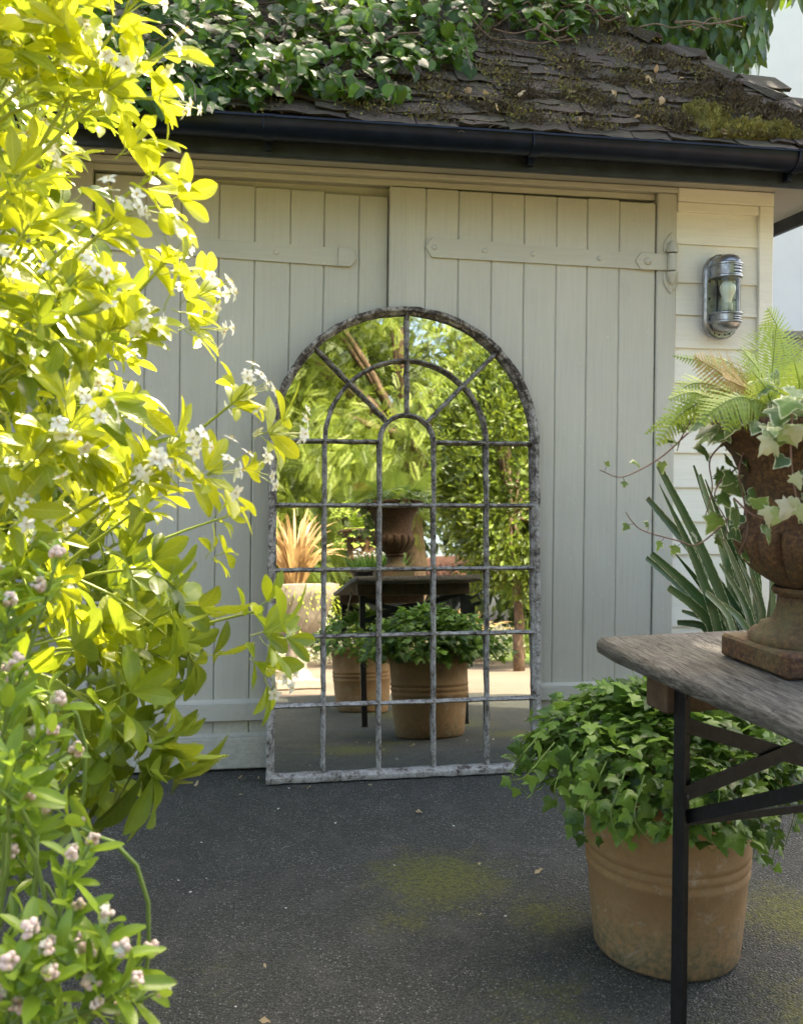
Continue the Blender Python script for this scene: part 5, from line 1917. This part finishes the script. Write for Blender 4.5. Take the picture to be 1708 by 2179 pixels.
while n < 420:
    x, y = rng.uniform(1290, 1650), rng.uniform(-15, 195)
    if not inside(x, y, crown_poly) or math.sin(x * .045) * math.sin(y * .06 + 1) < -.45:
        continue
    tl.append((frame(at(x, y - 14, rng.uniform(4.75, 5.3)), unit((rng.normal(.05, .35), rng.normal(-.1, .3), -1)), unit((rng.normal(0, .5), -.8, .5 + rng.normal(0, .4))), rng.uniform(.08, .125)), int(rng.integers(9))))
    n += 1
foliage(TREE, 'leaf', LV_AC, tl, MT['tree_leaf'], TR, 300, 'crown')
b = MB()
b.tube(bez((0, 0, 0), (.1, .1, 1.8), (-.1, -.3, 3.2), 8), list(np.linspace(.11, .07, 8)), 10)
for k in range(16):
    e = np.array([2.38, 1.75, 4.6]) + np.clip(rng.normal(0, 1, 3), -1.3, 1.3) * np.array([.5, .5, .6]) - TR
    b.tube(bez((-.1, -.3, 3.0), (-.2, -.6, 3.5 + rng.uniform(-.2, .4)), e, 6), list(np.linspace(.035, .008, 6)), 5)
for (x0, y0, x1, y1, dz) in ((1380, 60, 1560, 40, 0), (1440, 100, 1530, 60, .1), (1400, 30, 1500, 90, -.2), (1330, 25, 1480, 15, 0), (1500, 80, 1600, 20, -.1)):
    b.tube(bez(at(x0, y0, 5.2 + dz) - TR, at((x0 + x1) / 2, (y0 + y1) / 2 - 12, 5.2 + dz) - TR, at(x1, y1, 5.3 + dz) - TR, 6), .009, 5)
b.build('trunk', MT['bark'], TREE, smooth=True)


# quick leaf for far crowns: one folded quad pair
def quick_leaf(w_=.3, t=.5):
    V = [(0, 0, 0), (w_ / 2, .45, .1 * w_), (0, 1, 0), (-w_ / 2, .45, .1 * w_)]
    return np.array(V), [3, 3], [0, 1, 2, 0, 2, 3], dict(tint=[t] * 4, vx=[0.2, .9, .2, .9], vt=[0, .5, 1, .5])


QL = [quick_leaf(.42, t) for t in (.15, .35, .5, .7, .9)]
QN = [quick_leaf(.22, t) for t in (.15, .35, .5, .7, .9)]


def spray_variant(t):
    """flat feathery spray"""
    V, sz, lp, T, X, Y = [], [], [], [], [], []
    for i in range(13):
        f = i / 13
        c = np.array([0, f, -.18 * f * f])
        for sg in (-1, 1):
            ln = (.24 * math.sin(math.pi * (.2 + .75 * f)) + .05) * rng.uniform(.7, 1.2)
            d = unit(np.array([sg, .65, -.25]))
            w_ = .024
            nn = np.cross(d, (0, 0, 1))
            b0 = len(V)
            V += [c, c + d * ln * .5 + nn * w_, c + d * ln, c + d * ln * .5 - nn * w_]
            sz += [4]
            lp += [b0, b0 + 1, b0 + 2, b0 + 3]
            T += [t] * 4; X += [.3] * 4; Y += [f] * 4
    return np.array(V), sz, lp, dict(tint=T, vx=X, vt=Y)


SP = [spray_variant(t) for t in (.1, .3, .5, .7, .9)]


def far_tree(name, label, cat, base, crown_c, rad, n, size, variants, mat, droop=.4, clumps=26, group=None, trunk_r=.14, spread=.33):
    base = np.array(base, float)
    T_ = thing(name, label, cat, base, group)
    c = np.array(crown_c, float)
    rad = np.array(rad, float)
    cl = []
    for k in range(clumps):
        v = rnd_dir() * rng.uniform(.3, 1.0) ** .45
        cl.append(c + v * rad)
    def nz_(v):
        return v / (np.linalg.norm(v, axis=1, keepdims=True) + 1e-9)
    Q = np.array(cl)[rng.integers(clumps, size=n)]
    Pn = Q + rng.normal(0, 1, (n, 3)) * rad * spread * .55
    keep = (np.linalg.norm((Pn - c) / rad, axis=1) <= 1.18) & (Pn[:, 2] > .05)
    Pn = Pn[keep]
    m_ = len(Pn)
    out = nz_((Pn - c) / rad)
    D_ = nz_(out * .8 + rng.normal(0, .55, (m_, 3)) + np.array([0, 0, -droop]))
    N_ = out + np.array([0, .3, .6]) + rng.normal(0, .5, (m_, 3))
    N_ = nz_(N_ - D_ * np.sum(N_ * D_, axis=1, keepdims=True))
    X_ = np.cross(D_, N_)
    sc_ = (size * rng.uniform(.65, 1.3, m_))[:, None]
    MM = np.zeros((m_, 4, 4))
    MM[:, :3, 0], MM[:, :3, 1], MM[:, :3, 2], MM[:, :3, 3], MM[:, 3, 3] = X_ * sc_, D_ * sc_, N_ * sc_, Pn - base, 1
    its = list(zip(MM, rng.integers(5, size=m_).tolist()))
    o = joined('crown', variants, its, mat, T_, .15, False)
    stuff(o)
    b = MB()
    cc = c - base
    b.tube(bez((0, 0, 0), (cc[0] * .2, cc[1] * .2, cc[2] * .5), (cc[0], cc[1], cc[2] + rad[2] * .3), 9), list(np.linspace(trunk_r, trunk_r * .35, 9)), 9)
    for q in cl[:min(clumps, 14)]:
        b.tube(bez(cc * .75, (cc + (q - base)) / 2 + np.array([0, 0, -.1 * rad[2]]), q - base, 5), list(np.linspace(trunk_r * .4, trunk_r * .1, 5)), 5)
    b.build('trunk', MT['bark'], T_, smooth=True)
    return T_


far_tree('lime_tree', 'yellow green tree lit from behind beyond the roof', 'tree', (2.9, 5.4, 0), (2.6, 5.2, 4.4), (1.5, 1.0, 1.7), 3200, .13, QL, MT['lime_leaf'], .3, 30)

# ------------------------------------------------------------------ neighbour's house and fence on the right
HS = thing('white_house', 'tall plain white rendered house beyond the fence', 'house', (6.5, 6.6, 0))
MB().box(-3.0, 4.0, -2.0, 3.0, 0, 6.2).build('wall', MT['white_wall'], HS)
MB().add([(-3.3, -2.3, 6.2), (4.3, -2.3, 6.2), (4.3, 3.3, 6.2), (-3.3, 3.3, 6.2), (-3.3, .5, 7.6), (4.3, .5, 7.6)], [(0, 1, 5, 4), (2, 3, 4, 5), (0, 4, 3), (1, 2, 5), (0, 3, 2, 1)]).build('roof', MT['clay'], HS)
FN = thing('board_fence', 'grey board fence with a capping rail right of the outbuilding', 'fence', (2.5, 1.55, 0))
MB().box(-.45, 3.6, -.035, .05, 1.800, 1.845, .004).build('capping_rail', MT['fence'], FN)
MB().box(-.45, 3.6, -.018, .02, 1.735, 1.799, .003).build('top_rail', MT['fence'], FN)
for k in range(16):
    MB().box(-.44 + k * .25, -.44 + k * .25 + .235, .0, .018, .04, 1.734, .003).build('board', MT['fence'], FN)
for k in range(3):
    MB().box(-.36 + k * 1.6, -.26 + k * 1.6, -.05, -.019, 0, 1.799, .004).build('post', MT['fence'], FN)

# ------------------------------------------------------------------ the garden behind the camera, seen in the mirror
# more things on the table
URN2 = build_urn('rusty cast iron urn at the far end of the table, seen in the mirror', (1.06, -3.35, TZ + .002), MT['rust'])
u2 = np.array([1.06, -3.35, TZ + .41])
F2 = thing('fern', 'pale green fern in the far urn, seen in the mirror', 'fern', u2)
for k in range(15):
    a = k * 2.4
    d = np.array([math.cos(a), math.sin(a), 0])
    P = [np.zeros(3), d * .07 + np.array([0, 0, .11]), d * .17 + np.array([0, 0, .16 + .05 * math.sin(k)]), d * .26 + np.array([0, 0, .10])]
    V, sz, lp, A = frond(P, .055, 16, 4, tint=rng.uniform(.4, .9), nrm=(0, 0, 1))
    link('frond', raw_mesh('frond', V, sz, lp, A, MT['fern']), F2)
I2 = thing('ivy_plant', 'ivy trailing from the far urn, seen in the mirror', 'ivy', u2)
its = []
for k in range(150):
    a = rng.uniform(0, 6.28)
    r_ = rng.uniform(.05, .19)
    its.append((frame((math.cos(a) * r_, math.sin(a) * r_, .02 - max(0, r_ - .13) * rng.uniform(0, 3.5)), unit((math.cos(a), math.sin(a), -.7)), unit((math.cos(a), math.sin(a) + .5, .8) + rng.normal(0, .3, 3)), rng.uniform(.03, .055)), int(rng.integers(12))))
stuff(joined('leaf_mass', LV_I5, its, MT['fern'], I2))
BWL = thing('bowl_planter', 'low dark bowl of chive-like grass with white flowers on the table', 'planter', (.985, -2.55, TZ + .001))
MB().lathe([(.10, 0), (.11, .005), (.155, .06), (.17, .085), (.165, .088), (.14, .07), (.001, .068)], 36).build('bowl', MT['steel'], BWL, auto=40)
gb = []
for k in range(420):
    a, r_ = rng.uniform(0, 6.28), .14 * math.sqrt(rng.uniform())
    p = np.array([math.cos(a) * r_, math.sin(a) * r_, .07])
    d = unit((math.cos(a) * r_ * 4, math.sin(a) * r_ * 4, 1.0) + rng.normal(0, .15, 3))
    gb.append((frame(p, d, rnd_dir(), rng.uniform(.08, .16), .22), int(rng.integers(5))))
stuff(joined('grass_blades', QN, gb, MT['grass'], BWL))
wf_ = []
for k in range(46):
    a, r_ = rng.uniform(0, 6.28), .15 * math.sqrt(rng.uniform())
    wf_.append((frame((math.cos(a) * r_, math.sin(a) * r_, .19 + rng.normal(0, .02)), rnd_dir(), (0, .6, 1), rng.uniform(.010, .016)), int(rng.integers(5))))
stuff(joined('white_flowers', FLV, wf_, MT['petal'], BWL))

POT2 = build_pot('second terracotta ivy pot under the far end of the table, seen in the mirror', (.93, -2.78, 0))
P2C = np.array([.93, -2.78, .385])
IV2 = thing('ivy_plant', 'ivy spilling from the second terracotta pot, seen in the mirror', 'ivy', P2C)
it2, st2 = [], MB()
pot_ivy(np.zeros(3), it2, st2, 420)
it2 = [(M, k) for M, k in it2 if M[2, 3] > -.16]
stuff(joined('leaf_mass', LV_I5, it2, MT['pot_ivy'], IV2))


def flax_clump(base, n, h, w_, mat, name, label, cat, group=None, z0=0.0):
    base = np.array(base, float)
    t_ = thing(name, label, cat, base, group)
    for k in range(n):
        a = rng.uniform(0, 6.28)
        lean = rng.uniform(.15, 1.0)
        d = np.array([math.cos(a), math.sin(a), 0]) * lean
        L_ = h * rng.uniform(.6, 1.1)
        p0 = d * .06 * h + np.array([0, 0, z0])
        p1 = p0 + d * .25 * L_ + np.array([0, 0, .75 * L_])
        p2 = p0 + d * .85 * L_ + np.array([0, 0, L_ * (1.0 - .55 * lean ** 2)])
        V, sz, lp, A = blade(p0, p1, p2, w_, rng.uniform(0, 1), .12, unit((d[0] * .3, d[1] * .3 + .5, .8)))
        link('leaf', raw_mesh('leaf', V, sz, lp, A, MT[mat], True), t_)
    return t_


ST = thing('stone_planter', 'pale stone planter on a pedestal beside the drive, seen in the mirror', 'planter', (.84, -5.25, 0))
MB().box(-.20, .20, -.20, .20, 0, .08, .01).build('plinth', MT['stone'], ST)
MB().lathe([(.17, .08), (.15, .12), (.10, .17), (.09, .36), (.12, .42), (.16, .45), (.30, .62), (.36, .76), (.40, .82), (.41, .90), (.36, .91), (.33, .84), (.001, .82)], 40).build('bowl', MT['stone'], ST, auto=40)
flax_clump((.84, -5.25, .82), 80, .80, .013, 'bronze', 'flax_plant', 'bronze flax in the pale stone planter, seen in the mirror', 'plant')
its = []
for k in range(700):
    a = rng.uniform(0, 6.28)
    r_ = rng.uniform(.28, .46)
    its.append((frame((math.cos(a) * r_, math.sin(a) * r_, .03 - (r_ - .28) * rng.uniform(0, 2.6)), unit((math.cos(a), math.sin(a), -1)), (math.cos(a), math.sin(a) + .3, .6), rng.uniform(.03, .05)), int(rng.integers(5))))
tg = thing('trailing_plant', 'yellow green creeper spilling from the stone planter, seen in the mirror', 'plant', (.84, -5.25, .88))
stuff(joined('leaf_mass', QL, its, MT['lime_leaf'], tg))

# planting on the far side of the drive
for i, (x, y, rx, h_, mt, sz_, lab) in enumerate((
        (.6, -8.2, .7, .55, 'silver', .045, 'pale flowering shrub left of the drive, seen in the mirror'), (1.3, -10.2, .9, .8, 'silver', .05, 'silvery shrub behind the stone planter, seen in the mirror'),
        (3.4, -10.6, .55, .42, 'silver', .04, 'silvery low shrub nearest the tree trunk, seen in the mirror'), (4.3, -10.2, .6, .45, 'silver', .04, 'silvery low shrub by the lawn, seen in the mirror'),
        (2.2, -11.4, .9, .7, 'hedge', .05, 'green rounded shrub in the bed, seen in the mirror'), (5.2, -10.9, .7, .4, 'hedge', .05, 'small green shrub at the lawn edge, seen in the mirror'),
        (.1, -6.6, .5, .55, 'lime_leaf', .05, 'lime green bush left of the stone planter, seen in the mirror'))):
    far_tree('garden_shrub', lab, 'shrub', (x, y, 0), (x, y, h_ * .5), (rx, rx * .7, h_ * .62), 2600, sz_, QL, MT[mt], -.2, 30, 'shrubs across the drive', .02)
flax_clump((3.5, -11.4, 0), 60, .80, .014, 'bronze', 'flax_plant', 'bronze flax clump left of its pair in the far bed, seen in the mirror', 'plant')
flax_clump((4.5, -11.2, 0), 60, .75, .014, 'bronze', 'flax_plant', 'bronze flax clump nearest the lawn, seen in the mirror', 'plant')
far_tree('hedge_shrub', 'tall dense evergreen shrub right of the drive, seen in the mirror', 'shrub', (3.75, -7.4, 0), (3.75, -7.4, 2.35), (.85, .8, 1.65), 17000, .105, QL, MT['hedge'], -.1, 90, None, .07, .22)
far_tree('hedge_shrub', 'tall evergreen shrub farther right by the lawn', 'shrub', (5.3, -7.9, 0), (5.3, -7.9, 2.1), (1.0, .9, 2.0), 7000, .10, QL, MT['hedge'], -.1, 60, None, .08, .25)

# dark shed with a clay roof
SD = thing('garden_shed', 'blue black boarded shed with a clay tiled roof, seen in the mirror', 'shed', (7.4, -28, 0))
for k in range(13):
    MB().box(-3.0, 2.3, .0, .03, .02 + k * .16, .02 + k * .16 + .150, .006).build('board', MT['shed'], SD)
MB().box(-3.0, 2.3, -3.6, -.002, 0, 2.12).build('wall', MT['shed'], SD)
MB().box(2.32, 3.1, -.4, .02, 0, 2.1, .01).build('door', MT['shed'], SD)
MB().add([(-3.3, .25, 2.10), (3.3, .25, 2.10), (3.3, -1.8, 3.0), (-3.3, -1.8, 3.0), (-3.3, -3.8, 2.1), (3.3, -3.8, 2.1)], [(0, 1, 2, 3), (3, 2, 5, 4)]).build('roof', MT['clay'], SD)
for k in range(30):
    MB().tube([(-3.25 + k * .22, .27, 2.13), (-3.25 + k * .22, -.9, 2.64)], .065, 6).build('roof_tile', MT['clay'], SD)
for k, (x, z) in enumerate(((1.1, 1.15), (1.1, .62))):
    MB().box(x - .1, x + .75, .031, .28, z, z + .025).build('shelf', MT['stone'], SD)
P3 = thing('flower_pot', 'small yellow flowered pot on the shed shelf, seen in the mirror', 'pot', (8.6, -27.85, 1.176))
MB().lathe([(.06, 0), (.09, .18), (.095, .19), (.08, .18), (.001, .17)], 16).build('pot', MT['stone'], P3)
its = [(frame(rnd_dir() * .1 + np.array([0, 0, .26]), rnd_dir(), rnd_dir(), .07), int(rng.integers(5))) for k in range(120)]
stuff(joined('leaf_mass', QL, its, MT['lime_leaf'], P3))

# big tree with a bare trunk, feathery conifers and dark backing trees
BT = far_tree('conifer_tree', 'feathery conifer with a bare brown trunk, seen in the mirror', 'tree', (4.6, -15, 0), (4.3, -14.6, 5.6), (3.4, 2.6, 2.9), 12500, .33, SP, MT['conifer'], .35, 70, 'garden trees', .26, .26)
far_tree('conifer_tree', 'bright feathery conifer at the left of the reflection', 'tree', (1.3, -16, 0), (1.3, -15.5, 4.2), (2.6, 2.2, 3.3), 8500, .33, SP, MT['conifer'], .35, 55, 'garden trees', .16, .26)
far_tree('conifer_tree', 'feathery conifer behind the evergreen shrub on the right', 'tree', (8.2, -15.5, 0), (8.2, -15.5, 4.6), (2.6, 2.2, 3.6), 6000, .33, SP, MT['conifer'], .35, 45, 'garden trees', .16, .26)
for i, (x, y, r_, h_, lab) in enumerate(((-3, -21, 4.0, 5.5, 'dark conifer farthest left behind the garden'), (3.0, -24, 3.6, 6.0, 'dark conifer behind the bare trunked tree'), (12.5, -24, 4.2, 6.0, 'dark conifer on the right behind the shed'), (8, -36, 5.5, 7.0, 'dark tree standing behind the shed roof'), (0, -36, 6, 7, 'dark distant tree left of the shed'), (18, -32, 6, 7, 'dark distant tree far right of the shed'))):
    far_tree('dark_tree', lab, 'tree', (x, y, 0), (x, y, h_), (r_, r_ * .7, h_ * .95), 10000, .62, QL, MT['conifer_dark'], .5, 90, 'dark trees closing the garden', .25, .26)
